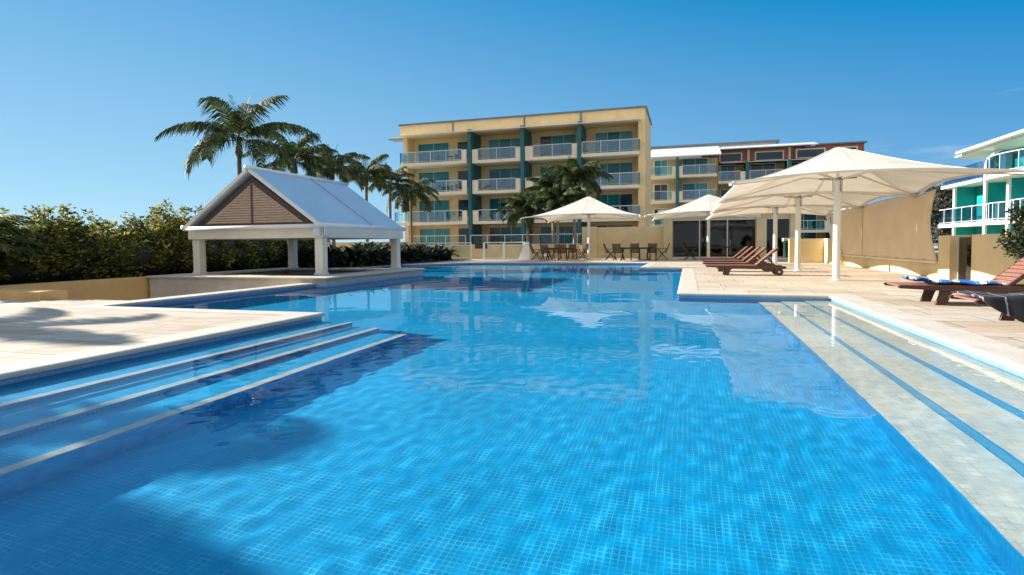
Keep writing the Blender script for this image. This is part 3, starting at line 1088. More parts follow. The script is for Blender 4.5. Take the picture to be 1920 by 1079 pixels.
# ------------------------------------------------------------------ pool bar and gazebo
GX0, GX1, GY0, GY1, GT = -14.95, -8.90, 12.76, 18.62, 0.15
pb = thing('pool_bar', 'stone bar counter ring at the water edge under the gazebo', 'bar counter', ((GX0 + GX1) / 2, (GY0 + GY1) / 2, 0))
m = MB()
W_ = 0.95
for b in ((GX0, GX1, GY0, GY0 + W_), (GX0, GX1, GY1 - W_, GY1), (GX0, GX0 + W_, GY0 + W_, GY1 - W_), (GX1 - W_, GX1, GY0 + W_, GY1 - W_)):
    m.bx(b[0], b[1], b[2], b[3], GT - 0.05, GT)
m.build('counter_top', COPE, pb, bevel=0.012)
m = MB()
i_ = 0.07
for b in ((GX0 + i_, GX1 - i_, GY0 + i_, GY0 + 0.5), (GX0 + i_, GX1 - i_, GY1 - 0.5, GY1 - i_), (GX0 + i_, GX0 + 0.5, GY0 + 0.5, GY1 - 0.5), (GX1 - 0.5, GX1 - i_, GY0 + 0.5, GY1 - 0.5)):
    m.bx(b[0], b[1], b[2], b[3], -1.2, GT - 0.051)
m.build('counter_wall', STONE, pb)
m = MB()
m.bx(GX0 + 0.5, GX1 - 0.5, GY0 + 0.5, GY1 - 0.5, -1.0, -0.9)
m.build('bar_floor', CONC, pb)
m = MB()
m.bx(-13.4, -10.6, 16.9, 17.5, -0.9, -0.02); m.bx(-13.9, -13.3, 14.4, 16.4, -0.9, -0.02)
m.build('back_bench', CHARW, pb)

PX0, PX1, PY0, PY1 = -14.28, -9.95, 14.05, 18.4
gz = thing('gazebo', 'open gazebo with pale steep roof, brown louvred gable and white posts over the pool bar', 'gazebo', ((PX0 + PX1) / 2, (PY0 + PY1) / 2, GT))
for x in (PX0, PX1):
    for y in (PY0, PY1):
        m = MB()
        m.bx(x - 0.125, x + 0.125, y - 0.125, y + 0.125, GT + 0.001, 1.22)
        o = m.build('post', CREAM, gz, bevel=0.012)
        m = MB()
        m.bx(x - 0.145, x + 0.145, y - 0.145, y + 0.145, GT + 0.001, GT + 0.06)
        m.build('foot_plate', STEEL, o)
BZ0, BZ1 = 1.20, 1.52
m = MB()
m.bx(PX0 - 0.2, PX1 + 0.2, PY0 - 0.2, PY0 + 0.05, BZ0, BZ1)
m.bx(PX0 - 0.2, PX1 + 0.2, PY1 - 0.05, PY1 + 0.2, BZ0, BZ1)
m.bx(PX0 - 0.2, PX0 + 0.05, PY0 + 0.05, PY1 - 0.05, BZ0, BZ1)
m.bx(PX1 - 0.05, PX1 + 0.2, PY0 + 0.05, PY1 - 0.05, BZ0, BZ1)
m.build('ring_beam', CREAM, gz, bevel=0.012)
m = MB()
m.bx(PX0 + 0.1, PX1 - 0.1, PY0 + 0.1, PY1 - 0.1, BZ0 + 0.18, BZ0 + 0.20)
m.build('ceiling', CREAM, gz)
mx, RZ, EZ = (PX0 + PX1) / 2, 3.22, 1.60
ex = 0.16
m = MB()
for s, xe in ((-1, PX0 - ex), (1, PX1 + ex)):
    m.extr([(mx, RZ), (xe, EZ), (xe, EZ - 0.06), (mx, RZ - 0.08)] if s > 0 else [(mx, RZ), (mx, RZ - 0.08), (xe, EZ - 0.06), (xe, EZ)], 'y', PY0 - 0.28, PY1 + 0.28)
ro = m.build('roof', mat('pale_blue_roof_sheet', (0.46, 0.62, 0.73), 0.5, 0.04, 0.9), gz)
m = MB()
for i in (1.15,):
    y = PY0 - 0.28 + (PY1 - PY0 + 0.56) * i / 2
    m.bar((mx + 0.05, y, RZ + 0.0), (PX1 + ex - 0.02, y, EZ + 0.045), 0.03, 0.02, upv=(0.55, 0, 0.83))
m.build('sheet_joint', GREYROOF, ro)
m = MB()
m.tube([(mx, PY0 - 0.42, RZ + 0.03), (mx, PY1 + 0.40, RZ + 0.03)], 0.055, 10)
m.build('ridge_cap', WHITE, gz, smooth=True)
m = MB()
for xe in (PX0 - ex, PX1 + ex):
    m.tube([(xe, PY0 - 0.44, EZ - 0.05), (xe, PY1 + 0.40, EZ - 0.05)], 0.075, 10)
m.tube([(PX0 - ex - 0.10, PY0 - 0.33, EZ - 0.07), (PX1 + ex, PY0 - 0.33, EZ - 0.07)], 0.06, 10)
m.build('gutter', WHITE, gz, smooth=True)
m = MB()
for s, xe in ((-1, PX0 - ex), (1, PX1 + ex)):
    m.bar((mx, PY0 - 0.30, RZ - 0.03), (xe, PY0 - 0.30, EZ - 0.03), 0.09, 0.10, upv=(0, 1, 0))
m.build('barge_board', WHITE, gz)
def tri(k):        # gable triangle shrunk towards its centroid
    a, b, c = Vector((PX0 + 0.02, BZ1 + 0.02)), Vector((PX1 - 0.02, BZ1 + 0.02)), Vector((mx, RZ - 0.24))
    g_ = Vector((mx, BZ1 + 0.55))
    return [tuple(g_ + (p - g_) * k) for p in (a, b, c)]
m = MB()
m.extr(tri(1.0), 'y', PY0 - 0.16, PY0 - 0.10)
go = m.build('gable_frame', LOUVD, gz)
m = MB()
a, b, c = tri(0.80)
m.extr([a, b, c], 'y', PY0 - 0.175, PY0 - 0.161)
H_ = c[1] - a[1]
n_ = 16
for i in range(n_):
    z0 = a[1] + H_ * i / n_
    f_ = 1 - (i + 0.5) / n_
    hw = (b[0] - a[0]) / 2 * f_
    hw *= 0.93
    m.bar((mx - hw, PY0 - 0.185, z0 + 0.04), (mx + hw, PY0 - 0.185, z0 + 0.04), 0.02, H_ / n_ * 0.75, upv=(0, 0.5, 0.85))
m.build('gable_louvre', LOUV, go)
m = MB()
m.bx(mx - 0.025, mx + 0.025, PY0 - 0.215, PY0 - 0.176, a[1], c[1] - 0.02)
m.build('gable_mullion', LOUVD, go)
m = MB()
for x, y in ((PX1 + 0.16, PY0 - 0.36), ):
    m.bx(x - 0.16, x + 0.05, y, y + 0.06, BZ0 + 0.06, BZ1 - 0.02)
    m.bx(PX1 + 0.24, PX1 + 0.30, PY0 - 0.2, PY0 + 0.1, BZ0 + 0.06, BZ1 - 0.02)
m.build('corner_bracket', STEEL, gz)

# ------------------------------------------------------------------ shade umbrellas
def umbrella(x, y, half, zc, peak, label, rpole=0.085, ky=1.0):
    t = thing('shade_umbrella', label, 'umbrella', (x, y, 0), 'white canvas shade umbrellas on the deck')
    N, S = 18, 16
    V, F = [], []
    ring = []
    for e in range(4):
        for i in range(N):
            q = -1 + 2 * i / N
            w_ = 1 - q * q
            bx_, by_ = q, -(1 - 0.085 * w_)
            for _ in range(e):
                bx_, by_ = -by_, bx_
            ring.append((bx_ * half, by_ * half * ky, zc + 0.17 * w_))
    M = len(ring)
    for s in range(S + 1):
        k = 0.045 + (1 - 0.045) * s / S
        for bx_, by_, bz in ring:
            zz = bz + (peak - bz) * (1 - k) ** 1.42
            V.append((x + bx_ * k, y + by_ * k, zz))
    for s in range(S):
        for i in range(M):
            a, b = s * M + i, s * M + (i + 1) % M
            F.append((a, b, b + M, a + M))
    m = MB().add(V, F)
    cap = len(m.v)
    m.v.append((x, y, peak - 0.03))
    m.f += [(i, cap, (i + 1) % M) for i in range(M)]
    co = m.build('canopy', CANV, t, smooth=True, solid=0.012)
    h = MB()
    for i in range(M):                      # hem rope
        a, b = Vector(ring[i]) + Vector((x, y, -0.01)), Vector(ring[(i + 1) % M]) + Vector((x, y, -0.01))
        h.bar(a, b, 0.03, 0.04)
    h.build('hem', CANV, co)
    for q in range(0, M, N // 2):           # welded seams running from the peak to the edge
        h = MB()
        for s in range(1, S):
            a, b = Vector(V[s * M + q]) + Vector((0, 0, 0.008)), Vector(V[(s + 1) * M + q]) + Vector((0, 0, 0.008))
            h.bar(a, b, 0.035, 0.012)
        h.build('seam', CREAM, co)
    p = MB()
    top = zc + 0.22
    p.lathe([(rpole * 1.6, 0.0), (rpole * 1.6, 0.02), (rpole, 0.03), (rpole, 1.55), (rpole * 1.04, 1.56), (rpole * 1.04, 1.62), (rpole, 1.63), (rpole, top), (rpole * 0.6, top + 0.02), (0.035, top + 0.05), (0.035, peak - 0.06)], (x, y, 0), 20)
    p.build('pole', WHITE, t, smooth=False, bevel=0)
    b = MB()
    for i in range(4):
        a = math.pi / 4 + i * math.pi / 2
        c_, s_ = math.cos(a), math.sin(a)
        L = half * 1.41
        pts = [(x + c_ * r, y + s_ * r, z) for r, z in ((0.05, top + 0.02), (L * 0.25, top + 0.16), (L * 0.5, zc + 0.22), (L * 0.75, zc + 0.08), (L * 0.985, zc - 0.03))]
        b.tube(pts, [0.028, 0.028, 0.024, 0.02, 0.016], 6)
    b.build('arm', CREAM, t, smooth=True)
    b = MB()
    for a in (0, math.pi / 2):
        c_, s_ = math.cos(a), math.sin(a)
        b.tube([(x - c_ * 0.42, y - s_ * 0.42, top + 0.05), (x + c_ * 0.42, y + s_ * 0.42, top + 0.05)], 0.013, 6)
    for a in (0.4, 2.0, 3.5, 5.1):
        c_, s_ = math.cos(a), math.sin(a)
        b.tube([(x + c_ * (rpole + 0.03), y + s_ * (rpole + 0.03), top - 0.28), (x + c_ * (rpole + 0.04), y + s_ * (rpole + 0.04), top + 0.05)], 0.008, 5)
    b.build('collar_rod', CHARW, t)
    b = MB()
    for sx in (-1, 1):
        for sy in (-1, 1):
            px_, py_ = x + sx * half * 0.985, y + sy * half * ky * 0.985
            b = MB()
            b.bar((px_, py_, zc - 0.03), (px_ + sx * 0.10, py_ + sy * 0.10, zc - 0.06), 0.07, 0.05)
            b.build('corner_bracket', STEEL, t)
    return t
umbrella(3.53, 16.04, 2.62, 2.25, 3.31, ky=1.095, label='nearest and largest looking white umbrella, on the right deck')
umbrella(3.53, 21.33, 2.62, 2.21, 3.31, ky=1.095, label='white umbrella in the middle of the right hand row of three')
umbrella(3.53, 26.62, 2.62, 2.17, 3.31, ky=1.095, label='farthest white umbrella of the right hand row of three')
umbrella(-5.78, 35.0, 3.30, 2.50, 3.88, 'white umbrella over the dining table left of the tall tan wall')
umbrella(1.10, 34.4, 3.25, 2.45, 3.72, 'white umbrella standing in front of the glass pool pavilion')

# ------------------------------------------------------------------ hanging shade screen
V, F = [], []
NI, NJ = 26, 40
for i in range(NI + 1):
    u = i / NI
    for j in range(NJ + 1):
        v = j / NJ
        y0 = 17.45 + 0.30 * math.sin(math.pi * u) ** 1.2 * (1 - 0.2 * u) - 0.15 * u
        y1 = 29.0 - 1.6 * u
        y = y0 + (y1 - y0) * v
        top = 2.22 + 0.10 * abs(math.sin(math.pi * (y - 18.68) / 5.29))
        z = top + (0.43 - top) * u
        xx = 6.10 - 0.05 * math.sin(math.pi * u) * (1 + 0.35 * math.sin(v * 22)) + 0.02 * math.sin(v * 60 + u * 3) * u
        V.append((xx, y, z))
for i in range(NI):
    for j in range(NJ):
        a = i * (NJ + 1) + j
        F.append((a, a + 1, a + NJ + 2, a + NJ + 1))
ss = thing('shade_screen', 'large tan cloth screen hanging from the umbrella edges on the right', 'shade screen', (6.1, 23, 0))
MB().add(V, F).build('cloth', CLOTH, ss, smooth=True, solid=0.012)
m = MB()
m.tube([(6.09, 17.3, 0.41), (6.09, 27.4, 0.41)], 0.03, 8)
m.build('bottom_bar', CREAM, ss)
m = MB()
m.bar((6.035, 23.75, 2.22), (6.02, 23.6, 0.45), 0.02, 0.02)
m.build('seam', LOUV, ss)
m = MB()
m.bar((6.0, 29.15, 2.25), (6.0, 27.5, 0.5), 0.12, 0.03)
m.build('edge_strap', WHITE, ss)

# ------------------------------------------------------------------ loungers
def lounger(x, y, label):
    """foot end at x, head towards +x, centre line at y"""
    t = thing('sun_lounger', label, 'sun lounger', (x, y, 0), 'brown timber sun loungers on the right deck')
    W2, ZR = 0.33, 0.26
    for s in (-1, 1):
        r = MB()
        yy = s * W2
        prof = [(0.03, ZR - 0.015), (0.0, ZR + 0.012), (0.03, ZR + 0.035), (1.0, ZR + 0.04), (2.15, ZR + 0.02), (2.2, ZR - 0.02), (2.15, ZR - 0.07), (1.3, ZR - 0.075), (0.8, ZR - 0.055), (0.35, ZR - 0.03)]
        r.extr([(x + a, b) for a, b in prof], 'y', y + yy - 0.019, y + yy + 0.019)
        r.build('side_rail', TEAK, t, bevel=0.006)
        g = MB()
        prof = [(0.56, ZR - 0.03), (0.78, ZR - 0.03), (0.70, ZR - 0.10), (0.645, 0.0), (0.50, 0.0), (0.545, ZR - 0.12)]
        g.extr([(x + a, b) for a, b in prof], 'y', y + yy - 0.022 - s * 0.043, y + yy + 0.022 - s * 0.043)
        g.build('leg', TEAK, t, bevel=0.006)
        g = MB()
        prof = [(1.55, ZR - 0.06), (1.75, ZR - 0.06), (2.08, 0.10), (2.02, 0.06), (1.92, 0.07)]
        g.extr([(x + a, b) for a, b in prof], 'y', y + yy - 0.022 - s * 0.043, y + yy + 0.022 - s * 0.043)
        g.build('wheel_arm', TEAK, t, bevel=0.005)
        wv = MB()
        n = 18
        k = [(x + 2.0 + 0.11 * math.cos(2 * math.pi * i / n), 0.11 + 0.11 * math.sin(2 * math.pi * i / n)) for i in range(n)]
        wv.extr(k, 'y', y + s * (W2 + 0.005), y + s * (W2 + 0.05))
        wo = wv.build('wheel', CHARW, t, bevel=0.008)
        wv = MB()
        k = [(x + 2.0 + 0.03 * math.cos(2 * math.pi * i / n), 0.11 + 0.03 * math.sin(2 * math.pi * i / n)) for i in range(n)]
        wv.extr(k, 'y', y + s * (W2 + 0.045), y + s * (W2 + 0.06))
        wv.build('hub', STEEL, wo)
    sl = MB()
    q = 0.045
    while q < 1.38:
        sl.bx(x + q, x + q + 0.062, y - W2 + 0.019, y + W2 - 0.019, ZR + 0.012, ZR + 0.036)
        q += 0.073
    sl.build('seat_slats', TEAK2, t)
    a, b = Vector((x + 1.40, y, ZR + 0.02)), Vector((x + 1.99, y, 0.80))
    d = (b - a)
    L = d.length
    d.normalize()
    up_ = Vector((-d.z, 0, d.x))
    br = MB()
    for s in (-1, 1):
        br.bar(a + Vector((0, s * (W2 - 0.045), 0)), b + Vector((0, s * (W2 - 0.045), 0)), 0.035, 0.05, upv=up_)
    br.bar(b + Vector((0, -W2 + 0.06, 0)) - d * 0.03, b + Vector((0, W2 - 0.06, 0)) - d * 0.03, 0.04, 0.03, upv=up_)
    bo = br.build('backrest_frame', TEAK, t, bevel=0.005)
    br = MB()
    k = 0.03
    while k < L - 0.03:
        p = a + d * (k + 0.03) + up_ * 0.015
        br.bar(p + Vector((0, -W2 + 0.064, 0)), p + Vector((0, W2 - 0.064, 0)), 0.062, 0.02, upv=up_)
        k += 0.082
    br.build('backrest_slats', TEAK2, bo)
    pr = MB()
    for s in (-1, 1):
        pr.bar(a + d * (L * 0.55) + Vector((0, s * 0.22, -0.02)), Vector((x + 1.95, y + s * 0.22, ZR - 0.02)), 0.03, 0.03)
    pr.bar((x + 1.95, y - W2 + 0.019, ZR - 0.03), (x + 1.95, y + W2 - 0.019, ZR - 0.03), 0.03, 0.03)
    pr.bar((x + 2.0, y - W2, 0.11), (x + 2.0, y + W2, 0.11), 0.025, 0.025)
    pr.build('prop', TEAK, t)
    return t
lounger(0.50, 18.33, 'nearest brown lounger of the row of five under the umbrellas')
for (yy, lab) in ((20.65, 'second nearest brown lounger of the row of five under the umbrellas'), (23.0, 'middle brown lounger of the row of five under the umbrellas'),
                  (25.3, 'second farthest brown lounger of the row of five under the umbrellas'), (27.6, 'farthest brown lounger of the row of five under the umbrellas')):
    lounger(0.50 + rb.uniform(-0.04, 0.06), yy, lab)
lounger(3.02, 10.31, 'brown lounger at the right edge with a blue towel on it')
lounger(3.05, 7.95, 'brown lounger at the right edge, half hidden by the black throw')

# blue towel, black throw
def cloth_sheet(name, fn, nu, nv, m, label, cat, solid=0.012):
    V = [fn(i / nu, j / nv) for i in range(nu + 1) for j in range(nv + 1)]
    F = [(i * (nv + 1) + j, i * (nv + 1) + j + 1, (i + 1) * (nv + 1) + j + 1, (i + 1) * (nv + 1) + j) for i in range(nu) for j in range(nv)]
    o = MB().add(V, F).build(name, m, None, smooth=True, solid=solid)
    return tag(o, label, cat)
def plaid(name, base, line, size, width, col2=None):
    m = bpy.data.materials.new(name)
    m.use_nodes = True
    nt = m.node_tree
    b = nt.nodes['Principled BSDF']
    b.inputs['Roughness'].default_value = 0.9
    tc = node(nt, 'ShaderNodeTexCoord')
    mp = node(nt, 'ShaderNodeMapping')
    mp.inputs['Rotation'].default_value = (0.5, 0.0, 0.12)
    nt.links.new(tc.outputs['Object'], mp.inputs['Vector'])
    nd = node(nt, 'ShaderNodeTexNoise')
    nd.inputs['Scale'].default_value = 22
    nt.links.new(mp.outputs[0], nd.inputs['Vector'])
    ms = node(nt, 'ShaderNodeVectorMath', operation='MULTIPLY_ADD')
    ms.inputs[1].default_value = (0.03, 0.03, 0.03)
    nt.links.new(nd.outputs['Color'], ms.inputs[0])
    nt.links.new(mp.outputs[0], ms.inputs[2])
    br = node(nt, 'ShaderNodeTexBrick', offset=0.0)
    br.inputs['Scale'].default_value = 1
    br.inputs['Brick Width'].default_value = size
    br.inputs['Row Height'].default_value = size
    br.inputs['Mortar Size'].default_value = width
    br.inputs['Mortar Smooth'].default_value = 0.6
    br.inputs['Color1'].default_value = (*base, 1)
    br.inputs['Color2'].default_value = (*(col2 or base), 1)
    br.inputs['Mortar'].default_value = (*line, 1)
    nt.links.new(ms.outputs[0], br.inputs['Vector'])
    nt.links.new(br.outputs['Color'], b.inputs['Base Color'])
    return m
def towelmat():
    m = bpy.data.materials.new('blue_towel')
    m.use_nodes = True
    nt = m.node_tree
    b = nt.nodes['Principled BSDF']
    b.inputs['Roughness'].default_value = 0.9
    tc = node(nt, 'ShaderNodeTexCoord')
    wv = node(nt, 'ShaderNodeTexWave')
    wv.inputs['Scale'].default_value = 1.1
    wv.inputs['Distortion'].default_value = 7
    wv.inputs['Detail'].default_value = 2
    nt.links.new(tc.outputs['Object'], wv.inputs['Vector'])
    r = node(nt, 'ShaderNodeValToRGB')
    r.color_ramp.interpolation = 'CONSTANT'
    for p, c in ((0.0, (0.01, 0.09, 0.42)), (0.38, (0.03, 0.30, 0.55)), (0.62, (0.01, 0.13, 0.50)), (0.83, (0.45, 0.55, 0.70))):
        e = r.color_ramp.elements[0] if p == 0 else r.color_ramp.elements.new(p)
        e.position, e.color = p, (*c, 1)
    r.color_ramp.elements[-1].position = 0.83
    nt.links.new(wv.outputs['Fac'], r.inputs['Fac'])
    nt.links.new(r.outputs[0], b.inputs['Base Color'])
    return m
def ftowel(u, v):
    x = 3.27 + 1.15 * u
    y = 10.0 + 0.62 * v + 0.04 * math.sin(u * 9)
    z = 0.312 + 0.022 * (1 + math.sin(u * 17 + v * 3)) * (1 - 0.75 * u) + 0.016 * (1 + math.sin(v * 13 + u * 6)) * (1 - 0.5 * u) + 0.03 * max(0, 1 - u * 4)
    return (x, y, z)
cloth_sheet('beach_towel', ftowel, 44, 26, towelmat(), 'rumpled blue and white beach towel lying on the lounger at right', 'towel')
def fthrow(u, v):
    x = 3.00 + 2.0 * u
    hang = 0.06 + 0.33 * min(1, u * 4.2) ** 0.8
    top_w = 0.50
    s = v * (top_w + hang)
    fold = 0.025 * math.sin(u * 14) + 0.012 * math.sin(u * 31 + 1)
    if s < top_w:
        y, z = 8.08 - s, 0.325 + 0.014 * math.sin(u * 19 + v * 5) + 0.014
        if s > top_w - 0.06:
            y -= 0.3 * (s - top_w + 0.06)
    else:
        k = s - top_w
        y, z = 7.58 - 0.025 - fold - 0.10 * (k / 0.4), 0.335 - k * 0.82
    return (x + 0.10 * v * (1 - u), y - 0.02 * u, max(z, 0.012))
cloth_sheet('throw_blanket', fthrow, 60, 40, plaid('black_plaid_cloth', (0.012, 0.012, 0.016), (0.30, 0.31, 0.34), 0.21, 0.010), 'black throw with white check lines hanging off the right hand lounger', 'blanket', 0.02)

# ------------------------------------------------------------------ dining furniture
def chair_proto():
    t = thing('dining_chair', 'x', 'chair', (0, 0, 0), 'timber folding dining chairs on the far deck')
    for s in (-1, 1):
        yy = s * 0.25
        l = MB()
        l.bar((0.30, yy, 0.0), (-0.22, yy, 0.62), 0.032, 0.05, upv=(0, 1, 0))
        l.build('leg', TEAK, t)
        l = MB()
        l.bar((-0.30, yy * 0.90, 0.0), (0.24, yy * 0.90, 0.64), 0.032, 0.05, upv=(0, 1, 0))
        l.build('leg', TEAK, t)
        l = MB()
        l.bar((-0.26, yy, 0.655), (0.28, yy, 0.655), 0.05, 0.028)
        l.build('armrest', TEAK, t)
    b = MB()
    for k in range(7):
        b.bx(-0.22 + k * 0.065, -0.22 + k * 0.065 + 0.055, -0.22, 0.22, 0.43, 0.45)
    b.build('seat', TEAK, t)
    b = MB()
    for s in (-1, 1):
        b.bar((-0.20, s * 0.225, 0.42), (-0.42, s * 0.225, 0.98), 0.035, 0.045, upv=(1, 0, 0.3))
    for k in range(9):
        q = 0.10 + k * 0.103
        b.bar((-0.20 - 0.22 * q, -0.21, 0.42 + 0.56 * q), (-0.20 - 0.22 * q, 0.21, 0.42 + 0.56 * q), 0.018, 0.048, upv=(-0.37, 0, 0.93))
    b.build('backrest', TEAK, t)
    return t
def table_proto():
    t = thing('dining_table', 'x', 'table', (0, 0, 0), 'timber dining tables under the far umbrellas')
    b = MB()
    for k in range(11):
        b.bx(-0.95, 0.95, -0.5 + k * 0.091, -0.5 + k * 0.091 + 0.084, 0.715, 0.74)
    b.bx(-0.9, 0.9, -0.46, -0.42, 0.65, 0.714); b.bx(-0.9, 0.9, 0.42, 0.46, 0.65, 0.714)
    b.build('table_top', TEAK, t)
    for sx in (-0.8, 0.8):
        for s in (-1, 1):
            l = MB()
            l.bar((sx, -s * 0.42, 0), (sx + 0.001, s * 0.42, 0.70), 0.05, 0.045, upv=(1, 0, 0))
            l.build('leg', TEAK, t)
    return t
ch = chair_proto()
PI = math.pi
SPOTS = [(-9.0, 34.7, 0, 'timber chair at the left end of the left dining table, side on'),
         (-8.15, 33.75, PI / 2 - 0.15, 'timber chair with its back to the pool, left one at the left dining table'),
         (-7.15, 33.75, PI / 2 + 0.1, 'timber chair with its back to the pool, right one at the left dining table'),
         (-8.0, 36.05, -PI / 2, 'timber chair behind the left dining table, nearer its left end'),
         (-7.0, 36.05, -PI / 2 + 0.2, 'timber chair behind the left dining table, nearer its right end'),
         (-6.1, 34.3, PI - 0.15, 'timber chair draped in a white cloth beside an umbrella pole'),
         (-4.45, 34.9, 0, 'dark chair at the left end of the right dining table, side on'),
         (-3.85, 33.8, PI / 2 - 0.25, 'dark chair with its back to the pool, left of three at the right table'),
         (-2.90, 33.8, PI / 2, 'dark chair with its back to the pool, middle of three at the right table'),
         (-1.98, 33.8, PI / 2 + 0.18, 'dark chair with its back to the pool, right of three at the right table'),
         (-1.45, 34.9, PI, 'dark chair at the right end of the right dining table, side on'),
         (0.12, 34.6, -0.2, 'dark chair in front of the glass pavilion, left of an umbrella pole')]
darkw = {TEAK.name: CHARW}
for i, (x, y, a, lab) in enumerate(SPOTS):
    c = ch if i == 0 else dup(ch)
    c.location = (x, y, 0)
    c.rotation_euler = (0, 0, a)
    c['label'] = lab
    if i >= 6:
        for k in kids(c):
            k.data = k.data.copy()
            k.data.materials[0] = CHARW
tp = table_proto()
for i, (x, y, lab) in enumerate([(-7.55, 34.9, 'timber dining table under the left umbrella'), (-2.95, 34.9, 'dark dining table in front of the tall tan wall'), (1.9, 35.9, 'dark table behind the loungers in front of the glass')]):
    c = tp if i == 0 else dup(tp)
    c.location = (x, y, 0)
    c['label'] = lab
    if i:
        for k in kids(c):
            k.data = k.data.copy()
            k.data.materials[0] = CHARW
V, F = [], []
def fcl(u, v):
    # over the chair back at (-6.1, 34.3): hangs down on the side away from the table and a little on the other
    y = 34.06 + 0.46 * u
    s = v * 1.35
    if s < 0.30:
        x, z = -5.74 - 0.02, 0.72 + s
    elif s < 0.36:
        x, z = -5.76 + (s - 0.30) * 1.4, 1.015
    else:
        x, z = -5.66 + 0.04 * math.sin(u * 9), 1.01 - (s - 0.36) * 0.92
    return (x, y, z)
cloth_sheet('white_cloth', fcl, 12, 24, WHITE, 'white cloth hung over a timber chair at the left dining table', 'cloth')

# wheelie bin
bn = thing('wheelie_bin', 'dark green wheelie bin beside the glass pavilion', 'bin', (5.75, 37.5, 0))
m = MB()
m.add([(5.50, 37.25, 0.06), (6.0, 37.25, 0.06), (6.0, 37.75, 0.06), (5.50, 37.75, 0.06), (5.44, 37.18, 0.95), (6.06, 37.18, 0.95), (6.06, 37.82, 0.95), (5.44, 37.82, 0.95)],
      [(0, 3, 2, 1), (4, 5, 6, 7), (0, 1, 5, 4), (1, 2, 6, 5), (2, 3, 7, 6), (3, 0, 4, 7)])
m.build('body', GREEN, bn, bevel=0.02)
m = MB()
m.extr([(37.14, 0.955), (37.86, 0.955), (37.86, 1.0), (37.5, 1.06), (37.14, 1.0)], 'x', 5.41, 6.09)
m.build('lid', GREEN, bn, bevel=0.015)
for x in (5.52, 5.94):
    m = MB()
    m.extr([(37.76 + 0.1 * math.cos(2 * PI * i / 14), 0.1 + 0.1 * math.sin(2 * PI * i / 14)) for i in range(14)], 'x', x, x + 0.05)
    m.build('wheel', BLACK, bn)
m = MB()
m.bx(5.6, 6.35, 38.2, 38.8, 0.0, 1.02); m.bx(5.5, 6.45, 38.1, 38.9, 1.021, 1.22)
tag(m.build('service_box', CREAM, None, bevel=0.015), 'cream box with a thick white top behind the green bin', 'cabinet')

# ------------------------------------------------------------------ plants
def frond(rng, base, az, e0, L, droop, nleaf=34, leaf=0.62, width=0.045, hang=0.75, stem=0.02):
    """one feather frond: arching midrib with drooping leaflets; returns vertex and quad lists"""
    V, F = [], []
    n = 12
    p = np.array(base, float)
    pts, dirs = [p.copy()], []
    for i in range(n):
        t = i / n
        e = e0 - droop * (t ** 1.3)
        d = np.array([math.cos(az) * math.cos(e), math.sin(az) * math.cos(e), math.sin(e)])
        dirs.append(d)
        p = p + d * (L / n)
        pts.append(p.copy())
    dirs.append(dirs[-1])
    side = np.array([-math.sin(az), math.cos(az), 0])
    for i in range(n + 1):                       # midrib ribbon, two crossed strips
        r = stem * (1 - 0.8 * i / n)
        upv = np.cross(dirs[i], side)
        V += [pts[i] - side * r, pts[i] + side * r, pts[i] - upv * r, pts[i] + upv * r]
    for i in range(n):
        a = 4 * i
        F += [(a, a + 1, a + 5, a + 4), (a + 2, a + 3, a + 7, a + 6)]
    tw = rng.uniform(-0.35, 0.35)
    for k in range(nleaf):
        t = 0.12 + 0.87 * (k + rng.uniform(0, 0.6)) / nleaf
        f = t * n
        i = min(n - 1, int(f))
        q = pts[i] + (pts[i + 1] - pts[i]) * (f - i)
        d = dirs[i]
        ll = leaf * (0.35 + 0.95 * math.sin(math.pi * min(1, t * 0.82 + 0.12))) * rng.uniform(0.8, 1.15)
        for s in (-1, 1):
            upv = np.cross(d, side)
            out = side * s * math.cos(tw * s) + upv * math.sin(tw * s) * 0.6
            v1 = out * 0.80 + d * (0.42 + 0.5 * t) + upv * 0.10
            v1 /= np.linalg.norm(v1)
            v2 = v1 * 0.55 + d * 0.1 + np.array([0, 0, -1]) * hang * rng.uniform(0.7, 1.25)
            v2 /= np.linalg.norm(v2)
            m1 = q + v1 * ll * 0.45
            tip = m1 + v2 * ll * 0.6
            w_ = d * width
            b = len(V)
            V += [q - w_ * 0.4, q + w_ * 0.4, m1 + w_ * 0.5, m1 - w_ * 0.5, tip + w_ * 0.08, tip - w_ * 0.08]
            F += [(b, b + 1, b + 2, b + 3), (b + 3, b + 2, b + 4, b + 5)]
    return V, F

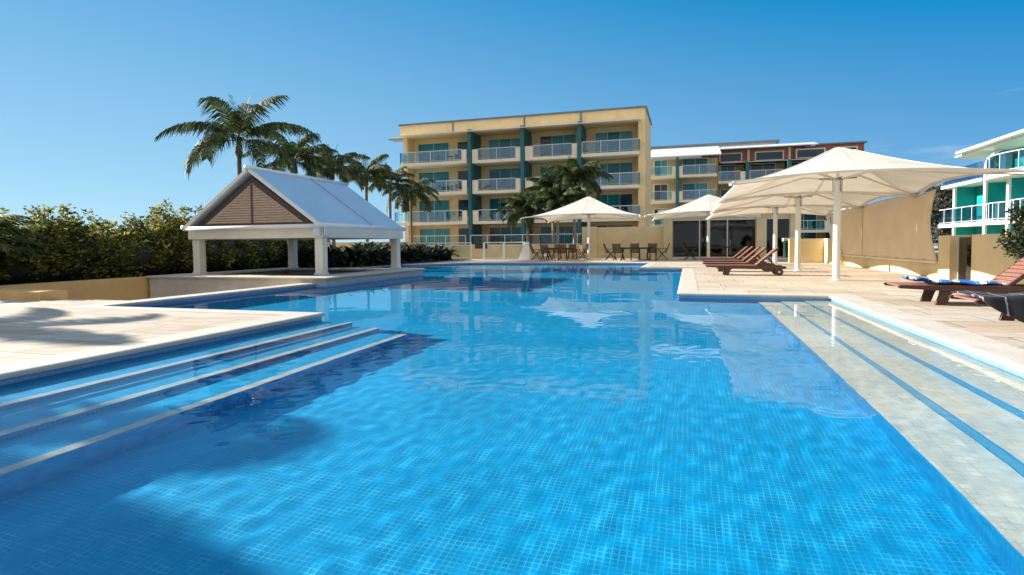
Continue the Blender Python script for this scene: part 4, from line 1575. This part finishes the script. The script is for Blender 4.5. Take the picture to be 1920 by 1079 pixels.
def palm(x, y, zc, spread, label, seed, nf=15, group='feather palms', trunk=0.13, bark=BARK, lean=(0, 0), spear=2, dropp=0.0, leafm=None, base=0.0, wind=0.0):
    rng = random.Random(seed)
    t = thing('palm_tree', label, 'palm', (x, y, base), group)
    m = MB()
    pts, rad = [], []
    for i in range(11):
        k = i / 10
        pts.append((x + lean[0] * k * k, y + lean[1] * k * k, base + (zc - 0.9 - base) * k))
        rad.append(trunk * (1.45 - 0.55 * min(1, k * 3) if k < 0.33 else 0.9 + 0.05 * math.sin(k * 40)))
    m.tube(pts, rad, 12)
    m.build('trunk', bark, t, smooth=True)
    tx, ty = x + lean[0], y + lean[1]
    m = MB()
    m.tube([(tx, ty, zc - 0.92), (tx, ty, zc - 0.75), (tx, ty, zc - 0.35), (tx, ty, zc + 0.05)], [trunk * 1.0, trunk * 1.5, trunk * 1.25, trunk * 0.6], 12)
    m.build('crownshaft', SHAFT, t, smooth=True)
    V, F = [], []
    for i in range(nf):
        k = i / nf
        az = i * 2.39996 + rng.uniform(-0.25, 0.25)
        e0 = 1.15 - 1.25 * k + rng.uniform(-0.12, 0.12) - dropp
        L = spread * rng.uniform(0.85, 1.1) * (0.82 + 0.25 * math.sin(math.pi * k))
        v, f = frond(rng, (tx + 0.05 * math.cos(az), ty + 0.05 * math.sin(az), zc - 0.12), az, e0, L, 1.15 + 0.5 * k + dropp * 0.6, nleaf=44, leaf=0.22 * spread, width=0.085, hang=0.7 + 0.7 * k)
        o = len(V)
        V += v
        F += [tuple(q + o for q in g) for g in f]
    for i in range(spear):
        v, f = frond(rng, (tx, ty, zc - 0.1), rng.uniform(0, 6), 1.45, spread * 0.62, 0.35, nleaf=20, leaf=0.3, width=0.04, hang=0.1)
        o = len(V)
        V += v
        F += [tuple(q + o for q in g) for g in f]
    fastmesh('crown', V, F, leafm or L_PALM, t)
    return t
ROW = [(-22.1, 24.45, 6.55, 4.0, 'tallest looking palm, left of the rest and above the gazebo ridge'), (-24.0, 31.3, 6.45, 3.1, 'second palm from the left, behind the gazebo ridge'),
       (-23.9, 35.2, 6.5, 2.9, 'third palm from the left, rising behind the gazebo roof'), (-24.1, 40.0, 6.5, 2.8, 'fourth palm from the left, over the back end of the gazebo roof'),
       (-24.3, 44.1, 6.45, 2.7, 'fifth palm from the left, between the gazebo and the apartment block'), (-23.6, 46.6, 5.9, 3.0, 'palm hanging over the left corner of the apartment block')]
for i, (x, y, z, s, lab) in enumerate(ROW):
    palm(x, y, z, s, lab, 20 + i, nf=14 if i != 5 else 17, dropp=0.0 if i != 5 else 0.35, group='row of palms left of the apartment block')
for i, (x, y, z, s, lab) in enumerate([(-7.95, 41.7, 5.7, 2.9, 'tallest palm of the clump in front of the apartment block'), (-9.75, 42.6, 5.0, 2.6, 'middle palm of the clump in front of the apartment block'),
                                       (-11.2, 40.6, 3.5, 2.4, 'short palm on the left of the clump before the apartment block'), (-8.9, 40.4, 4.0, 2.3, 'lower palm in the middle of the clump before the apartment block')]):
    palm(x, y, z, s, lab, 60 + i, nf=24, group='palm clump in front of the apartment block', bark=BARKL, trunk=0.11)
# palms just left of the picture, whose shadows fall across the deck and the steps
palm(-20.1, 5.7, 5.0, 2.0, 'palm standing left of the deck beyond the planter wall', 91, nf=9, group='palms left of the deck', base=-0.8)
palm(-17.2, 3.0, 5.0, 1.9, 'palm left of the deck, nearest the camera', 92, nf=9, group='palms left of the deck', base=-0.8)

def leaves(rng, P, size, nrm=None, flat=0.6):
    """one small bent leaf (two quads) at every point"""
    n = len(P)
    a = rng.rand(n) * 2 * np.pi
    e = (rng.rand(n) - 0.35) * 1.6
    d = np.stack([np.cos(a) * np.cos(e), np.sin(a) * np.cos(e), np.sin(e)], 1)
    r = rng.randn(n, 3)
    s = np.cross(d, r)
    s /= np.linalg.norm(s, axis=1, keepdims=True)
    u = np.cross(s, d)
    L = size * (0.6 + 0.8 * rng.rand(n))[:, None]
    w_ = L * 0.24
    A = P
    B = P + d * L * 0.5 + s * w_ + u * L * 0.08
    C = P + d * L - u * L * 0.12
    D = P + d * L * 0.5 - s * w_ + u * L * 0.08
    V = np.stack([A, B, C, D], 1).reshape(-1, 3)
    F = np.arange(4 * n).reshape(n, 4)
    return V, F
def clumps(rng, centres, radii, per, shell=0.55):
    out = []
    for c, r in zip(centres, radii):
        k = max(3, int(per * (r / 0.4) ** 2))
        d = rng.randn(k, 3)
        d /= np.linalg.norm(d, axis=1, keepdims=True)
        rr = r * (shell + (1 - shell) * rng.rand(k, 1)) * (1 + 0.25 * rng.randn(k, 1))
        out.append(np.array(c) + d * rr * np.array([1, 1, 0.85]))
    return np.concatenate(out)

# long hedge on the left
rng = np.random.RandomState(11)
hd = thing('hedge', 'long leafy hedge with sunlit yellow green tips along the left wall', 'hedge', (-16.6, 12, 0))
cs, rs = [], []
for i in range(660):
    y = 3.5 + 19.5 * rng.rand()
    top = 1.38 + 0.30 * math.sin(y * 1.3) * math.sin(y * 0.47 + 1) + 0.035 * (y - 4)
    z = top * (0.08 + 0.86 * rng.rand() ** 0.7)
    x = -16.75 + 1.05 * (rng.rand() * 2 - 1) * (1.0 if z < top * 0.7 else 0.75)
    cs.append((x, y, z)); rs.append(0.22 + 0.20 * rng.rand())
for i in range(90):
    y = 3.5 + 19.5 * rng.rand()
    top = 1.48 + 0.30 * math.sin(y * 1.3) * math.sin(y * 0.47 + 1) + 0.035 * (y - 4)
    cs.append((-16.7 + 0.8 * (rng.rand() * 2 - 1), y, top + 0.22 * rng.rand())); rs.append(0.10 + 0.14 * rng.rand())
P = clumps(rng, cs, rs, 190)
V, F = leaves(rng, P, 0.12)
fastmesh('foliage', V, F, L_HEDGE, hd)
m = MB()
for i in range(34):
    y = 3.6 + 0.48 * i
    top = (1.0 + 0.2 * math.sin(y * 1.3) + 0.03 * (y - 4)) 
    pts = [(-16.8 + 0.15 * math.sin(i * 2.1), y, -0.8), (-16.7 + 0.2 * math.sin(i * 1.3), y + 0.1, 0.3), (-16.6 + 0.4 * math.sin(i * 3.1), y + 0.2 * math.sin(i), top + 0.2)]
    m.tube(pts, [0.035, 0.028, 0.012], 6)
m.build('stems', BARK, hd)
V, F = [], []
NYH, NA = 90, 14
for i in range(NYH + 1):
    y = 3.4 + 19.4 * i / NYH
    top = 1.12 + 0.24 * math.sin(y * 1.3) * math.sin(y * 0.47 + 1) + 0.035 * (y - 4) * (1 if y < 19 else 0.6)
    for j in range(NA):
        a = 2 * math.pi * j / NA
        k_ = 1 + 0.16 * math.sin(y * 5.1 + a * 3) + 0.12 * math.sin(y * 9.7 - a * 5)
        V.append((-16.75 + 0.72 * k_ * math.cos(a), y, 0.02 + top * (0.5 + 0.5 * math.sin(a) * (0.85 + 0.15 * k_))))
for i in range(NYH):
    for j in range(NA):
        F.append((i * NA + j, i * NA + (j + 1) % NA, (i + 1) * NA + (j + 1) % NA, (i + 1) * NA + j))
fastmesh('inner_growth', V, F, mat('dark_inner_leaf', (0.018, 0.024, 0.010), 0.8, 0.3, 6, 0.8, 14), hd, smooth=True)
m = MB()
m.bx(-17.9, -15.301, 3.0, 19.3, -1.2, 0.06)
struct(m.build('garden_bed', SOIL))
m = MB()
m.bx(-21.9, -14.0, 19.31, 36.5, -1.0, 0.035)
struct(m.build('shrub_bed', SOIL))

# feathery shrub palm at the left edge
t = thing('shrub_palm', 'low feathery palm at the left edge in front of the hedge', 'palm', (-15.7, 9.0, 0.0))
rr = random.Random(4)
V, F = [], []
for i in range(26):
    v, f = frond(rr, (-15.75 + rr.uniform(-.1, .1), 8.8 + rr.uniform(-.1, .1), 0.75), i * 2.4, 1.4 - 0.9 * i / 26, rr.uniform(1.4, 2.0), 1.35, nleaf=40, leaf=0.40, width=0.05, hang=0.45, stem=0.014)
    o = len(V); V += v; F += [tuple(q + o for q in g) for g in f]
fastmesh('crown', V, F, L_CORD, t)
m = MB()
m.tube([(-15.75, 8.8, -0.8), (-15.75, 8.8, 0.8)], [0.12, 0.09], 10)
m.build('trunk', BARK, t)

# strap and paddle leaved shrubs in the bed behind the gazebo
def strap_shrub(x, y, h, seed, label, m_=None, n=70, group='dark leafy shrubs in the bed behind the gazebo', base=0.03):
    rr = random.Random(seed)
    t = thing('garden_shrub', label, 'shrub', (x, y, base), group)
    V, F = [], []
    for i in range(n):
        az = rr.uniform(0, 6.283)
        e = rr.uniform(0.35, 1.45)
        L = h * rr.uniform(0.7, 1.25)
        p = np.array([x + rr.uniform(-.45, .45), y + rr.uniform(-.45, .45), base])
        sd = np.array([-math.sin(az), math.cos(az), 0])
        wd = h * rr.uniform(0.05, 0.13)
        K = 6
        b = len(V)
        for k in range(K + 1):
            q = k / K
            prof = math.sin(math.pi * (0.12 + 0.86 * q)) ** 0.7 * (0.35 + 0.65 * min(1, q * 1.6))
            V += [p - sd * wd * prof, p + sd * wd * prof]
            ee = e - 1.5 * q ** 1.6
            p = p + np.array([math.cos(az) * math.cos(ee), math.sin(az) * math.cos(ee), math.sin(ee)]) * (L / K)
        F += [(b + 2 * k, b + 2 * k + 1, b + 2 * k + 3, b + 2 * k + 2) for k in range(K)]
    fastmesh('foliage', V, F, m_ or L_DARK, t)
    return t
sr = random.Random(8)
spots = []
for i in range(13):
    y = 20.2 + i * 1.12
    spots.append((-15.2 + 0.5 * sr.uniform(-1, 1) + 0.10 * max(0, i - 6), y))
    spots.append((-17.0 + 0.5 * sr.uniform(-1, 1), y + 0.5))
LOOK = ['broad dark paddle leaves', 'narrow arching dark leaves', 'mixed dark glossy leaves']
for i, (x, y) in enumerate(spots):
    d_ = 'front' if i % 2 == 0 else 'back'
    near = ['first', 'second', 'third', 'fourth', 'fifth', 'sixth', 'seventh', 'eighth', 'ninth', 'tenth', 'eleventh', 'twelfth', 'last'][i // 2]
    strap_shrub(x, y, sr.uniform(0.95, 1.3), 100 + i, 'dark leafy shrub, %s from the gazebo in the %s row of the bed' % (near, d_), n=150)
# low white flowering clump left of the dining set wall
# small broadleaf trees
def tree(name, x, y, h, r, label, lm, seed, nclump=60, size=0.22, zc=None, base=0.0, lift=0.5, cat='tree', group=None, per=70, trunk=0.12):
    rg = np.random.RandomState(seed)
    t = thing(name, label, cat, (x, y, base), group)
    cs, rs = [], []
    for i in range(nclump):
        d = rg.randn(3)
        d /= np.linalg.norm(d)
        k = rg.rand() ** 0.45
        cs.append((x + d[0] * r * k, y + d[1] * r * k, base + h * lift + (h * (1 - lift)) * (0.5 + 0.5 * d[2] * k)))
        rs.append(r * (0.14 + 0.16 * rg.rand()))
    P = clumps(rg, cs, rs, per)
    V, F = leaves(rg, P, size)
    fastmesh('crown', V, F, lm, t)
    m = MB()
    m.tube([(x, y, base), (x + 0.05 * h, y, base + h * 0.3), (x, y, base + h * 0.62)], [trunk, trunk * 0.8, trunk * 0.4], 8)
    for i in range(0, nclump, max(1, nclump // 14)):
        c = cs[i]
        m.tube([(x + 0.03 * h, y, base + h * 0.35), ((x + c[0]) / 2, (y + c[1]) / 2, (base + h * 0.45 + c[2]) / 2), c], [trunk * 0.45, trunk * 0.3, trunk * 0.1], 6)
    m.build('trunk', BARK, t)
    return t
tree('wall_shrub', 6.1, 12.6, 1.68, 0.60, 'dense dark shrub against the yellow wall at the right edge', L_DARK, 5, 110, 0.085, lift=0.2, cat='shrub', trunk=0.04, per=560)
tree('broadleaf_tree', -25.5, 26.5, 2.95, 1.5, 'dark small leaved tree behind the hedge left of the gazebo', L_DARK, 6, 40, 0.14, lift=0.35, base=-0.5, per=90)
def pine(x, y, h, r, label, seed, group):
    rg = np.random.RandomState(seed)
    t = thing('pine_tree', label, 'tree', (x, y, -0.5), group)
    m = MB()
    m.tube([(x, y, -0.5), (x, y, h)], [0.22, 0.04], 8)
    P = []
    for k in range(15):
        z = 0.8 + (h - 0.9) * k / 15
        L = r * (1.0 - 0.75 * k / 15) * rg.uniform(0.85, 1.1)
        for j in range(7):
            az = j * 0.9 + k * 0.5 + rg.rand() * 0.3
            pts = [np.array([x + math.cos(az) * L * q, y + math.sin(az) * L * q, z + 0.28 * L * q * q]) for q in (0, 0.35, 0.7, 1.0)]
            m.tube(pts, [0.05, 0.04, 0.025, 0.01], 5)
            for q in np.linspace(0.25, 1, 16):
                c = np.array([x + math.cos(az) * L * q, y + math.sin(az) * L * q, z + 0.28 * L * q * q])
                P.append(c + rg.randn(10, 3) * np.array([0.16, 0.16, 0.07]))
    m.build('trunk', BARK, t)
    V, F = leaves(rg, np.concatenate(P), 0.24)
    fastmesh('crown', V, F, L_PINE, t)
pine(24.6, 69.0, 6.6, 3.6, 'grey green pine seen between the shade screen and the teal building', 3, 'pines behind the teal building')
pine(29.5, 72.0, 6.6, 3.4, 'grey green pine showing through the teal building terrace', 9, 'pines behind the teal building')
